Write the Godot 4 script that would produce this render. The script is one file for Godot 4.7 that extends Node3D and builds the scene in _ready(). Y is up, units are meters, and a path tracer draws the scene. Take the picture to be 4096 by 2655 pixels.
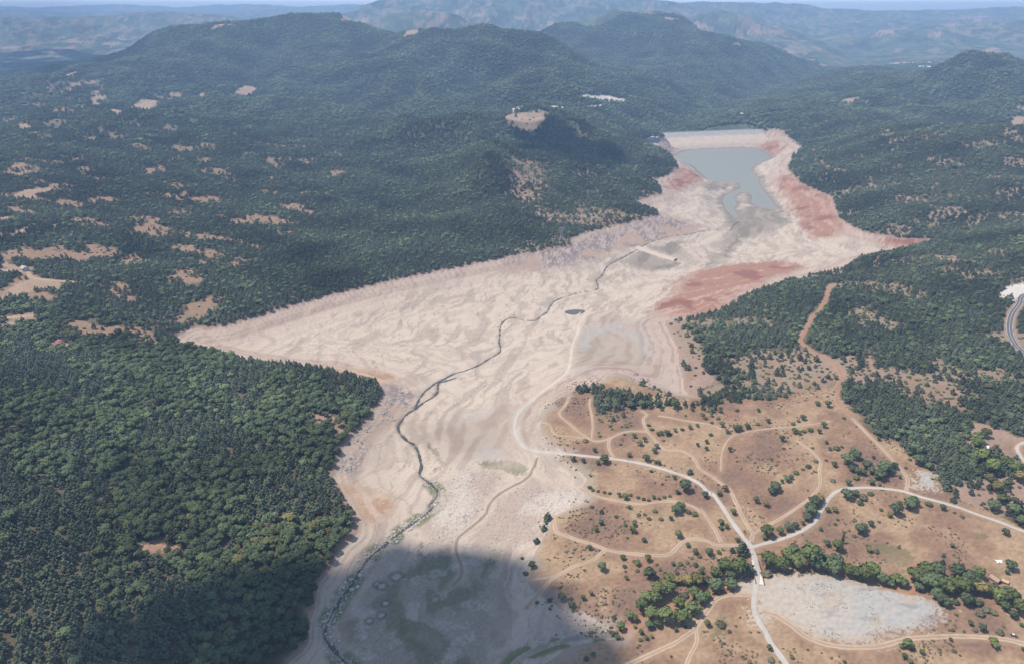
extends Node3D
# A drought-stricken reservoir seen from the air: dry bed, forest hills, dam and meadow, built from plan coordinates in metres.
var shore := pts([569.1, 2640.9, 901.9, 2723.5, 962.9, 2723.5, 966.9, 2553.5, 943.1, 2336.7, 851.5, 2186.6, 774.7, 2010.2, 741.1, 1827.4, 746.1, 1754, 755.5, 1659.9, 718.1, 1547.7, 696.5, 1482.6, 695.2, 1428.6, 701.6, 1372, 732.5, 1345.2, 766.6, 1327.8, 823.4, 1324.9, 760.2, 1283.3, 677.8, 1236.3, 614.3, 1204.2, 572.4, 1159.8, 528.8, 1128.9, 489, 1109.7, 432.8, 1079, 370.7, 1032.9, 321.4, 983.1, 290.8, 951.6, 252.4, 934.1, 215.5, 921.7, 215.6, 897.8, 216.6, 865.2, 216.1, 835.7, 208.7, 793.4, 204.8, 749, 199.9, 726.7, 207.4, 709.4, 188.5, 715.4, 165.3, 731.9, 147.3, 745.7, 134, 763.3, 115.9, 764.4, 106.9, 745.7, 75.9, 729.8, 48.3, 702.5, 36.3, 673.1, 32.5, 660.4, 28.5, 638.8, 35.2, 616.6, 43.5, 607.1, 57.4, 595.6, 42.4, 588.1, 54, 577.8, 72.7, 558.8, 67.2, 543.9, 63.1, 538.7, 67.5, 526.6, 64.7, 517.2, 39.5, 501.1, 35.5, 497, 28.3, 475.8, 17.4, 449.8, 11.5, 416.6, 25.7, 401.4, 40.9, 388.9, 62, 380.8, 76.8, 375.7, 75.5, 366.5, 41.8, 359.9, 14.3, 338.7, 2.7, 312.9, -76.1, 295.2, -133.4, 312.9, -153.7, 335.3, -148.9, 348.4, -140.3, 359.1, -145.1, 377.7, -145.1, 395.9, -148.7, 416.6, -142.5, 432.8, -140.9, 454.3, -130.1, 474.2, -131.8, 491.9, -142.5, 507.6, -156.3, 534.2, -168.9, 554.7, -169.9, 582.9, -169.9, 610.2, -166.1, 623.8, -152.9, 653.4, -151.5, 682.4, -145.8, 720.5, -156.3, 738.2, -188, 760, -213.2, 770.1, -233.8, 781.6, -283.3, 787.5, -343.1, 805.5, -396.5, 830.6, -455.7, 863.8, -447.3, 899.3, -402.3, 906.7, -356.9, 953.2, -285.6, 1021.8, -203.4, 1089.1, -103.1, 1153, -30.5, 1201.8, 27.5, 1238.8, 56.9, 1249.1, 86.2, 1264.7, 114.5, 1288.7, 113.6, 1330.7, 143.5, 1366, 186.3, 1403, 238.8, 1438.5, 283.1, 1472.2, 323.3, 1510.9, 316.9, 1536.5, 290.2, 1582.2, 288.2, 1606, 224.1, 1598, 298.9, 1634.6, 315.2, 1659.9, 361.6, 1694.6, 373.1, 1754, 367.2, 1827.4, 321.1, 1858.3, 380.2, 1879.5, 417.4, 1912.1, 469.7, 2010.2, 483.2, 2145, 474.9, 2282.1, 436.7, 2393.9, 466, 2471.3, 530.9, 2572.4])
var lake_line := pts([616, 2529, 557, 2442, 540, 2383, 553, 2304, 567, 2241, 564, 2142, 563, 2047, 573, 2000, 610, 2013, 639, 2000, 624, 1935, 574, 1870, 551, 1837, 535, 1788, 520, 1697, 518, 1636, 513, 1608, 533, 1625, 541, 1672, 545, 1709, 567, 1761, 580, 1830, 612, 1881, 632, 1881, 626, 1837, 603, 1774, 610, 1722, 633, 1697, 655, 1687, 656, 1728, 668, 1802, 683, 1919, 698, 2000, 723, 2069, 721, 2133, 741, 2210, 784, 2283, 854, 2371, 869, 2454, 861, 2542, 848, 2574, 788, 2574, 690, 2552])
var dam_line := pts([569.1, 2640.9, 901.9, 2723.5])
var valley := pts([560, 2730, 640, 2950, 850, 3350, 1250, 3900, 1650, 4500, 2600, 5600, 3200, 7000])
var ridges := [
	[150.0, PackedVector3Array([Vector3(-330, 150, 62), Vector3(-410, 400, 64), Vector3(-520, 640, 62), Vector3(-440, 690, 36), Vector3(-350, 745, 16)])],
	[260.0, PackedVector3Array([Vector3(-700, 950, 40), Vector3(-1000, 1300, 75), Vector3(-1200, 1800, 100), Vector3(-1400, 2400, 120)])],
	[170.0, PackedVector3Array([Vector3(-42, 1750, 116), Vector3(38, 1800, 76), Vector3(244, 1950, 66), Vector3(372, 2000, 22)])],
	[120.0, PackedVector3Array([Vector3(-78, 1400, 28), Vector3(31, 1460, 40), Vector3(128, 1480, 17), Vector3(249, 1550, -11)])],
	[260.0, PackedVector3Array([Vector3(-200, 2300, 120), Vector3(60, 2450, 100), Vector3(200, 2600, 75), Vector3(260, 2900, 60)])],
	[330.0, PackedVector3Array([Vector3(891, 2500, 83), Vector3(973, 2350, 110), Vector3(1071, 2050, 116), Vector3(1193, 1930, 120), Vector3(1317, 1880, 127)])],
	[300.0, PackedVector3Array([Vector3(1400, 1850, 130), Vector3(2000, 1800, 150)])],
	[170.0, PackedVector3Array([Vector3(318, 975, 12), Vector3(358, 1000, 21), Vector3(416, 1040, 22), Vector3(542, 1100, 24), Vector3(663, 1150, 37), Vector3(879, 1180, 53)])],
	[300.0, PackedVector3Array([Vector3(860, 1160, 64), Vector3(1250, 1100, 100)])],
	[470.0, PackedVector3Array([Vector3(1097, 3300, -8), Vector3(1632, 3300, 105), Vector3(1898, 3300, 177), Vector3(2133, 3300, 212)])],
	[470.0, PackedVector3Array([Vector3(2133, 3300, 212), Vector3(2700, 3300, 180)])],
	[700.0, PackedVector3Array([Vector3(124, 5500, 173), Vector3(429, 5500, 315), Vector3(638, 5500, 399), Vector3(758, 5500, 432), Vector3(927, 5400, 372), Vector3(1289, 5000, 246), Vector3(1588, 4300, 132)])],
	[560.0, PackedVector3Array([Vector3(-423, 4000, 334), Vector3(-133, 4000, 343), Vector3(43, 3850, 291), Vector3(209, 3700, 218), Vector3(413, 3450, 157), Vector3(542, 3250, 110), Vector3(644, 3000, 66)])],
	[620.0, PackedVector3Array([Vector3(-1821, 3600, 176), Vector3(-1821, 4000, 252), Vector3(-1702, 4300, 316), Vector3(-1415, 4300, 316), Vector3(-1122, 4500, 372), Vector3(-904, 4500, 303), Vector3(-748, 4600, 258)])],
	[500.0, PackedVector3Array([Vector3(-1821, 3600, 176), Vector3(-2100, 3000, 130)])],
	[900.0, PackedVector3Array([Vector3(-6390, 8000, 338), Vector3(-5277, 8000, 350), Vector3(-4386, 8000, 367), Vector3(-3937, 8000, 391), Vector3(-3555, 8000, 423), Vector3(-3317, 8000, 399), Vector3(-2963, 8000, 395), Vector3(-2664, 8000, 326)])],
	[500.0, PackedVector3Array([Vector3(-2517, 9500, 427)])],
	[1100.0, PackedVector3Array([Vector3(-1930, 8500, 364), Vector3(-1540, 8500, 527), Vector3(-1191, 8700, 573), Vector3(-429, 8700, 564), Vector3(0, 9000, 596), Vector3(1058, 9200, 592), Vector3(1736, 9300, 538), Vector3(2145, 9500, 475)])],
	[520.0, PackedVector3Array([Vector3(-1063, 6600, 332), Vector3(-811, 6500, 409), Vector3(-497, 6400, 351), Vector3(-141, 6300, 255)])],
	[1300.0, PackedVector3Array([Vector3(2273, 10500, 535), Vector3(3706, 11000, 542), Vector3(4377, 11000, 470), Vector3(5161, 11000, 432), Vector3(6161, 11000, 443), Vector3(7537, 11500, 491), Vector3(8923, 11500, 514)])],
	[800.0, PackedVector3Array([Vector3(3121, 7500, 110), Vector3(3397, 7500, 208), Vector3(3809, 7500, 239), Vector3(4423, 7500, 292), Vector3(4956, 7500, 323), Vector3(5450, 7500, 342)])],
	[650.0, PackedVector3Array([Vector3(2082, 7500, 429), Vector3(2285, 7200, 282), Vector3(2518, 6800, 173)])],
	[1500.0, PackedVector3Array([Vector3(-14024, 16000, 494), Vector3(-11713, 16500, 563), Vector3(-9482, 15500, 499), Vector3(-8186, 16000, 566), Vector3(-6789, 16000, 510), Vector3(-5717, 16500, 580), Vector3(-4319, 16000, 518), Vector3(-3257, 16000, 566)])],
	[450.0, PackedVector3Array([Vector3(3233, 5600, -24), Vector3(2207, 4700, -110)])],
	[1100.0, PackedVector3Array([Vector3(-9255, 12500, 411), Vector3(-7480, 12000, 453), Vector3(-6979, 12500, 398), Vector3(-5932, 12500, 449), Vector3(-4709, 12000, 404), Vector3(-3792, 12500, 461), Vector3(-2852, 12000, 398)])],
	[650.0, PackedVector3Array([Vector3(3756, 9500, 244), Vector3(4796, 9500, 322), Vector3(5584, 9500, 331), Vector3(6468, 9500, 370)])],
	[420.0, PackedVector3Array([Vector3(1207, 6900, 79), Vector3(1647, 7200, 252), Vector3(2100, 7400, 286)])],
]
var streams := [
	[2, pts([512.1, 1556.8, 488.4, 1525.7, 470.2, 1481.9, 439.7, 1473.2, 398, 1451.1, 364.9, 1425.6, 334.9, 1411.4, 298, 1385.8, 266.4, 1353.9, 243.5, 1323.3, 185.8, 1238.6, 170.2, 1212.6, 157.6, 1173.9, 145, 1148.6, 145.7, 1133.5, 140.8, 1109.3, 119, 1098.3, 103, 1087, 83.5, 1072.8, 67.8, 1054.8, 59.3, 1028.7, 52.8, 1004.3, 43.7, 991, 32.9, 973, -6.5, 981.2, -18, 899.4, -16.2, 861.7, -32.8, 833.7, -45.8, 814.7, -58.5, 800.9, -71.2, 792.7, -81.8, 778.2, -91, 765.6, -97.4, 753.2, -104.1, 734.6, -107.9, 715.1, -110.1, 693.8])],
	[2.6, pts([-70.1, 778.2, -81.2, 770.6, -89.4, 762.7, -88.4, 739.5, -94.1, 722.6, -101.5, 712, -110.1, 693.8, -117.1, 684.1, -120.8, 669.7, -123.5, 656.4, -119.6, 644.8, -111, 631.1, -102.5, 624.4, -96.7, 612.9, -93, 600, -89.7, 585, -89.5, 570.5, -81.3, 560.3, -74.4, 551.7, -69.6, 543.5, -70.6, 533.7, -75, 521.2, -71.8, 520.4, -78.1, 508.2, -86.1, 497.2, -93.9, 487, -100.4, 476.4, -108.2, 464.1, -115.8, 452.7, -119.7, 441.5, -123, 428.7, -125.6, 417.4, -128.8, 409.5, -130.7, 400.3, -132.8, 388.9, -133.7, 379.8, -133.3, 372, -130.4, 366.3, -124.4, 359.4, -117.8, 352.6, -110.5, 345.7, -101.9, 335.2])],
	[3, pts([368.6, 376.8, 354.6, 391, 340.1, 398.5, 315.6, 397.3, 294.9, 403.5, 269.7, 411.8, 244.9, 423.2, 217.2, 429.8, 200.4, 424.8, 189.4, 423.4, 178.7, 419.8, 161.8, 412.5, 151.7, 407.9, 138.5, 402.9, 121.8, 398.4, 100.2, 386.8, 83.2, 375.6, 71.3, 370.2, 48.7, 368.3, 33.5, 364.5, 18.5, 359.1, 3.7, 350.4, -3.5, 338.4])],
]
var tracks := [
	["gravel_road", 4.3, 0, pts([112.8, 996.3, 106.3, 972.2, 98.4, 949.8, 94.6, 924.7, 87.5, 897.2, 80.9, 863.2, 75.5, 819.1, 70.8, 790.9, 62.4, 770.6, 51, 752.9, 36.6, 732.8, 22.5, 706.7, 27.9, 719.2, 16.6, 700.4, 6.8, 679.7, 3.3, 662.2, 3, 647.3, 5.4, 632, 10.7, 617, 18, 607.6, 30.5, 600.9, 47.1, 596.2, 63.3, 589.6, 77.4, 585.7, 92.4, 582.2, 107.2, 577.8, 121.6, 572.3, 135.5, 565.3, 148.9, 557.2, 158.5, 551.2, 166.6, 543.7, 173.7, 533, 178.6, 518.7, 179.3, 524, 183, 507.1, 185.5, 491.2, 187.7, 475.5, 190.5, 462.8, 193, 453.3, 192, 438.2, 190.5, 428.3, 187.1, 417, 181.8, 403.8, 176.2, 388.9, 175.1, 376.5, 176.8, 367.2, 177.6, 355.9, 179.9, 347.1, 182.4, 336.9, 183.9, 324.4])],
	["gravel_lane", 3.7, 0, pts([194, 451.5, 205.1, 455.1, 216.8, 458.4, 231.8, 464.8, 239.6, 468.5, 256.4, 481.1, 267.9, 496.2, 280.9, 511.8, 294, 521.2, 308.9, 523.4, 325.9, 522.6, 341.4, 518.7, 348.9, 515.3, 358.7, 507.4, 371.7, 500, 383.6, 491.5, 394.2, 481.4, 405, 472.5, 416.5, 460.5, 424, 452.6])],
	["forest_track", 3.8, 1, pts([349.4, 515.7, 358.5, 530.6, 361.5, 540.3, 361.4, 554.5, 360.8, 573.7, 359.2, 594.3, 357.3, 613.1, 356, 630.9, 355.3, 651.5, 353.1, 667.2, 358.4, 686.1, 366.6, 703.7, 377.5, 720.6, 383, 735.6, 386.2, 754.5, 382.7, 768.7, 377, 777.9, 374.2, 790.8, 369.9, 809.3, 369, 824.6, 378.9, 842.6, 394.5, 866.2, 413.9, 898.9, 425.9, 911.6, 443.3, 937.7, 462.6, 971.9, 484.9, 1012, 497.2, 1022.5])],
	["field_track", 3.3, 1, pts([195.2, 457.1, 198.1, 464.9, 214.1, 476.2, 233.7, 488.7, 252, 502, 265, 512.4, 277.6, 527, 282.7, 538.4, 286.6, 550, 292.7, 562.5, 293.2, 573.2, 291.2, 584.4, 287.2, 593.9, 284.2, 603.5])],
	["upper_track", 3.8, 1, pts([140.7, 669.3, 145.1, 661.4, 139.8, 650.4, 139.6, 635.9, 140.3, 627.8, 144.3, 613.9, 148.1, 599.9, 152.8, 592, 165.9, 590.3, 174.3, 581.8, 177, 571.3, 177.5, 561, 182.4, 552.4, 189.8, 543.6, 186.6, 547.7, 191, 537.1, 196.6, 527.2, 197, 508.1, 197.2, 489, 197.9, 476.7, 199.2, 467.3, 196, 458.7])],
	["loop_track", 3.6, 1, pts([140.2, 626.8, 125.3, 628.9, 114.1, 626.6, 102.1, 618, 92.9, 612.8, 84.4, 612.3, 75.6, 621.5, 68.9, 631.9, 61.2, 646.7, 54.2, 658.8, 51.4, 668.9, 59.6, 686.8, 65.7, 706.4])],
	["shore_track", 2.6, 1, pts([74.3, 618.7, 59.4, 622.3, 46.6, 624.9, 42.6, 631.1, 40.9, 641.3, 37.9, 648.1, 32.5, 652.1])],
	["grove_track", 2.6, 1, pts([81.7, 617.3, 85.2, 641.5, 86.3, 662.2, 86.2, 684.9, 88.2, 699.1])],
	["link_track", 3.8, 1, pts([99.7, 582.6, 97.2, 595.5, 97.8, 608.7, 101.1, 618])],
	["meadow_track", 3.6, 1, pts([63.1, 539, 71.7, 528.8, 80.4, 521.3, 93.8, 515.7, 105.2, 511.3, 116.2, 510, 127.7, 512, 139.9, 512.5, 151.2, 509.1, 160.7, 502.2, 165.3, 494.9, 163.8, 501.2, 166.8, 491.1, 169, 478.5, 170.4, 463.8, 170.5, 457.5])],
	["lower_track", 4.1, 1, pts([192, 451.7, 181.6, 454.1, 162.9, 455.2, 164.2, 456.6, 156.7, 461.1, 149.3, 462.6, 142, 461.1, 133.3, 452.7, 127.8, 447, 122.3, 444.8, 106.4, 445.7, 89.8, 448.7, 77.5, 452.2, 69.4, 457.4, 61.2, 461.4, 52.8, 465.4, 44.4, 470.8, 38.4, 474.6, 36.6, 481.2, 36.3, 491.8, 36.8, 500.6])],
	["valley_track", 3.8, 1, pts([76.6, 452.2, 71.9, 448.5, 67, 442.7, 59, 438.1, 50.2, 434.3, 41.5, 428.5, 34.6, 423.4, 28.5, 417.5, 23.4, 410.8, 18.5, 405.6, 13.6, 400.7, 10.3, 395])],
	["side_track", 2.3, 1, pts([33.8, 423.4, 24.7, 421.5, 15.7, 421.2, 5.9, 421.9])],
	["south_track", 4.4, 1, pts([66.6, 335.4, 79.5, 342, 89.6, 347, 101.4, 352.8, 113.5, 358.7, 122.2, 365, 128.4, 369.4, 133.8, 376.6, 140.2, 384.4, 148.2, 394.4, 146.7, 392.2, 152, 397.7, 160.5, 400.8, 175.9, 400.5])],
	["fork_track", 3.1, 1, pts([129.1, 369.4, 128.4, 361.7, 125.8, 355.6, 120.4, 347.7, 116.8, 341, 113.2, 334.5])],
	["quarry_track", 4.9, 1, pts([181.2, 383.7, 188.6, 380.8, 193.9, 374.7, 198.8, 367.7, 203.4, 360.6, 210.5, 355.8, 220.5, 352.1, 233.1, 350.7, 246.4, 350.9, 259.1, 353.7, 271.3, 356.7, 289.6, 357.8, 307.4, 357.8, 323.8, 355.8, 335.9, 353.9, 344.9, 350.2, 352.1, 347.9])],
	["bed_track", 3, 2, pts([25, 592.8, 22, 579.1, 19.8, 574.3, 17, 565.4, 10.9, 558.4, 2.9, 552.4, -8, 543.5, -15.7, 533.9, -20.2, 524.8, -22.7, 512.5, -22.6, 511.4, -29.7, 499.7, -38.3, 487.7, -45.8, 476.8, -46.4, 461.7, -43, 450.3, -40.2, 440.6, -40.8, 429.8, -46.7, 420.6])],
	["hill_road", 9, 3, pts([737.2, 929, 713.5, 923.4, 688.9, 894.8, 665, 870.1, 645.4, 843.4, 629.2, 815.7, 619.5, 791.3, 615, 767.8, 616.1, 747.7])],
	["east_road", 3.6, 0, pts([512.7, 589.4, 496.9, 584.5, 489.4, 580.6, 483.1, 571.8, 478.5, 552.2])],
	["field_rut", 2.2, 1, pts([196.3, 554.4, 205.7, 585.1, 215, 602.8, 226.5, 615.6, 259.6, 624, 287.3, 626.6, 315.7, 631, 330.6, 634.7])],
	["straw_track", 2.6, 1, pts([156.6, 656.8, 173.3, 650.6, 193.5, 641.7, 208.6, 636, 216.8, 626])],
	["valley_road", 5, 1, pts([-791.8, 1017.9, -772.7, 1015.5, -746.6, 1015.3, -731.9, 1014.6, -718.5, 999.5, -701.7, 992.7, -664.4, 991.6, -639.3, 991.9])],
	["wood_road", 4, 1, pts([-684.8, 861.2, -659.3, 861.2, -643.1, 867.5, -626.3, 873.6])],
]
var red_areas := areas([
	[213, 993, 252, 1058, 300, 1153, 323, 1202, 373, 1236, 441, 1252, 494, 1268, 527, 1200, 482, 1170, 386, 1080, 379, 1060, 344, 1035, 316, 988, 290, 945, 261, 944, 232, 961],
	[731, 1979, 760, 1966, 745, 1805, 750, 1647, 711, 1528, 692, 1446, 694, 1425, 649, 1390, 616, 1370, 617, 1434, 635, 1520, 655, 1619, 700, 1814],
	[701, 1370, 732, 1343, 766, 1326, 819, 1322, 738, 1259, 721, 1316],
	[474, 2031, 501, 2031, 564, 2050, 498, 1891, 452, 1841, 391, 1761, 377, 1757, 430, 1907],
	[909, 2703, 940, 2650, 919, 2433, 884, 2386, 861, 2391, 873, 2553],
])
var orange_areas := areas([
	[-167, 549, -157, 550, -140, 540, -114, 528, -103, 519, -108, 528, -108, 512, -117, 496, -125, 485, -136, 499, -156, 529],
	[-234, 782, -217, 798, -188, 783, -141, 774, -140, 750, -156, 738, -188, 757, -212, 766],
])
var wet_areas := areas([
	[205, 1230, 243, 1317, 301, 1270, 306, 1247, 265, 1198, 235, 1210],
	[270, 1342, 353, 1396, 327, 1322, 308, 1290],
	[477, 1558, 553, 1692, 598, 1728, 634, 1616, 616, 1548, 570, 1474, 524, 1466, 466, 1400, 428, 1324, 370, 1244, 331, 1221, 414, 1337, 471, 1464],
	[507, 1886, 616, 2020, 572, 1900, 515, 1860],
	[178, 1247, 190, 1268, 205, 1286, 199, 1246, 181, 1214, 167, 1204],
	[161, 1170, 172, 1197, 176, 1186, 159, 1138, 147, 1135],
])
var grey_areas := areas([
	[-40, 661, -12, 693, 8, 716, 18, 705, 6, 683, 1, 656, 3, 635, 11, 613, 26, 600, 18, 594, -16, 603, -38, 609],
	[91, 896, 107, 932, 136, 992, 208, 925, 213, 870, 209, 793, 202, 734, 158, 731, 123, 767, 74, 773, 78, 818],
	[6, 664, 25, 703, 51, 744, 74, 723, 74, 714, 49, 704, 33, 664, 30, 631, 35, 615, 49, 600, 31, 604, 11, 621],
	[-107, 653, -14, 706, -12, 602, -62, 593, -74, 612, -94, 631],
])
var rocky_areas := areas([
	[118, 1329, 282, 1467, 323, 1508, 406, 1497, 394, 1459, 302, 1381, 243, 1336, 178, 1286, 156, 1244, 108, 1196, 29, 1176, -7, 1160, -8, 1214, 28, 1236],
	[-155, 739, -137, 747, -114, 726, -122, 675, -134, 654, -143, 627, -149, 598, -150, 565, -161, 560, -170, 564, -167, 623, -148, 657, -147, 697],
	[414, 2274, 524, 2532, 585, 2601, 614, 2538, 547, 2415, 480, 2308],
])
var stony_areas := areas([
	[-60, 575, -42, 582, -12, 574, -11, 545, -23, 522, -30, 507, -43, 485, -50, 468, -68, 467, -77, 471, -67, 500],
	[3, 551, 28, 547, 67, 536, 67, 521, 41, 503, 32, 501, 19, 476, 12, 465, -4, 459, -22, 466, -32, 485, -22, 507],
	[37, 388, 58, 384, 71, 373, 70, 369, 49, 369, 26, 366, 5, 354, -1, 356, 16, 371],
])
var cloud_shaded_mud_areas := areas([
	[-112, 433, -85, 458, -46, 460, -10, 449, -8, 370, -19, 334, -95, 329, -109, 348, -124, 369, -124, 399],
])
var green_areas := areas([
	[-31, 594, -11, 595, 15, 577, 15, 564, 5, 564, -10, 574, -29, 582],
	[-89, 628, -81, 620, -73, 602, -68, 581, -72, 575, -79, 604],
	[-60, 542, -60, 527, -67, 512, -72, 512, -63, 527],
	[-78, 474, -74, 469, -72, 450, -73, 429, -78, 450],
	[-111, 450, -106, 460, -118, 430, -123, 418, -128, 416, -126, 424],
	[56, 577, 81, 570, 79, 559, 73, 554, 65, 565],
	[-83, 391, -67, 386, -47, 372, -46, 361, -64, 360, -80, 370],
	[372, 461, 386, 459, 382, 453, 366, 454],
	[292, 450, 316, 446, 317, 436, 302, 428, 289, 434],
	[365, 418, 378, 425, 364, 412, 355, 409],
	[142, 373, 149, 381, 156, 382, 148, 368, 139, 357],
	[464, 588, 480, 573, 473, 552, 461, 553, 455, 568],
])
var flat_areas := areas([
	[173, 415, 181, 417, 193, 418, 206, 420, 215, 417, 229, 419, 243, 417, 258, 412, 274, 409, 290, 403, 300, 395, 308, 388, 313, 381, 307, 371, 298, 365, 279, 361, 263, 357, 252, 355, 238, 352, 221, 354, 209, 360, 200, 369, 193, 378, 184, 385, 180, 381, 175, 374, 169, 377, 176, 399, 167, 403],
	[364, 534, 374, 546, 385, 547, 390, 537, 386, 523, 372, 511, 360, 511, 358, 519],
])
var white_areas := areas([
	[688, 936, 714, 960, 739, 964, 756, 963, 734, 929, 707, 915, 689, 904, 691, 917, 676, 911],
	[-6, 2961, 160, 2976, 379, 3063, 365, 3030, 167, 2913, -1, 2525],
	[278, 3102, 399, 3176, 525, 3246, 624, 3374, 465, 3156, 350, 3091],
	[453, 2441, 561, 2809, 597, 2802, 475, 2439],
])
var fields_areas := areas([
	[-1371, 2481, -1508, 2994, -1456, 3100, -1344, 2789, -1258, 2346],
	[-1226, 3265, -1278, 3575, -1166, 3423, -1154, 3361, -1167, 2998],
	[-1451, 2408, -1700, 3028, -1660, 3068, -1421, 2444],
	[-1842, 3001, -1802, 3181, -1760, 3247, -1768, 3182, -1793, 3055],
	[-1901, 3009, -1850, 3083, -1820, 3184, -1852, 3023],
	[-1738, 3029, -1695, 3244, -1684, 3231, -1699, 3037],
	[-4292, 6399, -4438, 6630, -4170, 6509, -4133, 6419],
	[-4024, 6903, -3939, 6947, -3735, 6760, -3764, 6709, -3963, 6811],
	[-3571, 6612, -3535, 6720, -3408, 6796, -3433, 6556],
	[-3040, 7324, -1639, 4172, -1589, 4420, -1508, 4212, -1633, 4152],
	[-3618, 7000, -3567, 7061, -3541, 6994, -3514, 6814],
	[-1452, 3141, -1415, 3202, -1392, 3140, -1418, 3112],
	[-1111, 2808, -1016, 2900, -1055, 2806],
	[-3898, 6465, -3891, 6606, -3827, 6676, -3730, 6454, -3709, 6202],
	[-1865, 3114, -1962, 3304, -1890, 3285, -1843, 3139],
	[-1361, 3173, -1327, 3235, -1302, 3166, -1265, 2940],
	[-1375, 3443, -1362, 3556, -1337, 3506, -1308, 3319],
	[-1633, 3339, -1629, 3422, -1613, 3366, -1620, 3322],
	[1350, 3112, 1434, 3090, 1420, 3039, 1365, 3024],
	[1418, 3033, 1471, 3039, 1453, 3008, 1408, 3023],
	[2142, 5649, 2270, 5627, 2115, 5377],
	[2199, 5460, 2324, 5475, 2224, 5326, 2162, 5313],
	[1459, 4588, 1631, 4798, 1535, 4635],
	[2258, 6389, 2308, 6306, 2277, 6068, 2213, 6137],
	[2007, 6995, 2116, 7040, 2353, 7049, 2458, 7010, 2155, 6953],
	[1187, 5389, 1706, 7145, 1786, 6967, 1685, 7022],
	[3844, 6267, 4156, 6536, 3956, 6204, 3842, 6128],
	[4241, 8934, 4635, 9238, 3593, 7255, 3443, 7261],
	[3820, 7084, 4008, 7127, 3914, 6991],
	[1617, 3317, 1641, 3288, 1615, 3264],
	[1805, 2660, 1854, 2666, 1831, 2622, 1790, 2624],
	[1756, 2596, 1801, 2571, 1290, 1832, 1245, 1835],
	[1071, 2128, 1090, 2078, 1060, 2067],
	[1546, 2505, 1580, 2508, 1306, 2075],
	[1039, 5356, 1129, 5319, 1121, 5276, 1012, 5156],
	[6003, 10236, 6492, 10611, 5612, 9289, 5544, 9262],
	[5151, 9190, 5408, 9388, 4289, 7359, 4138, 7321],
	[4040, 10213, 4104, 10223, 4030, 10119],
	[1361, 4743, 1503, 4954, 1424, 4749, 1370, 4700],
	[2190, 6596, 2253, 6416, 2218, 6388],
	[-909, 4477, -1521, 7747, -1420, 7712, -1259, 6680, -884, 4488],
	[-994, 4484, -1552, 7736, -915, 4510, -986, 4458],
	[-614, 8280, -527, 8224, -550, 8049, -460, 6354],
	[-383, 7962, -324, 8140, -287, 7997, -333, 7929],
	[22, 8128, 170, 8142, 152, 8023, 38, 8057],
	[353, 8155, 475, 7958, 287, 5348],
	[-572, 4067, -730, 6191, -477, 3973, -554, 3988],
	[910, 5466, 1000, 5401, 985, 5380, 924, 5410],
	[1043, 5333, 1150, 5330, 1718, 7072, 1709, 7016, 1139, 5269],
	[-918, 1246, -906, 1259, -889, 1232, -898, 1215],
	[-1080, 1531, -1063, 1558, -1065, 1602, -1046, 1577, -1053, 1514],
	[-1002, 1405, -988, 1450, -974, 1500, -935, 1434, -951, 1372],
	[-839, 1158, -845, 1211, -839, 1228, -827, 1160],
	[-788, 1040, -794, 1063, -755, 1030, -731, 1037, -732, 1019, -766, 1005],
	[-716, 925, -722, 997, -661, 986, -645, 953, -683, 952, -700, 926, -703, 906],
	[-663, 843, -659, 860, -649, 886, -634, 870, -641, 840, -653, 828],
	[-575, 798, -562, 809, -548, 798, -553, 776],
	[-1429, 2127, -1389, 2107, -1306, 2006, -1392, 2053],
	[-823, 1235, -806, 1229, -796, 1204, -804, 1206],
])
var pinegrove_areas := areas([
	[77, 732, 92, 730, 109, 716, 128, 706, 138, 698, 154, 695, 168, 683, 184, 691, 183, 673, 171, 666, 158, 662, 147, 668, 138, 666, 123, 674, 110, 677, 100, 675, 91, 671, 90, 702, 76, 713],
])
var bushgrove_areas := areas([
	[91, 673, 123, 674, 140, 668, 141, 655, 126, 645, 116, 640, 100, 634, 94, 643, 91, 662],
	[134, 763, 143, 755, 161, 736, 171, 718, 183, 697, 179, 688, 160, 700, 152, 723, 134, 742],
	[195, 680, 238, 694, 228, 659, 215, 662, 199, 663],
	[381, 579, 391, 579, 397, 557, 389, 525, 387, 501, 381, 499, 380, 518, 386, 541, 380, 558],
])
var meadow_areas := areas([
	[206, 706, 212, 677, 235, 682, 258, 688, 286, 690, 302, 695, 333, 701, 348, 702, 366, 710, 370, 704, 357, 670, 365, 652, 359, 631, 358, 613, 369, 607, 383, 595, 381, 577, 380, 564, 394, 553, 388, 529, 386, 501, 396, 495, 410, 481, 420, 466, 441, 446, 348, 286, -10, 292, 3, 341, 3, 410, 13, 468, 26, 501, 55, 530, 58, 569, 30, 601, 20, 641, 32, 696, 72, 747, 105, 771, 144, 782, 186, 728],
])
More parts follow.
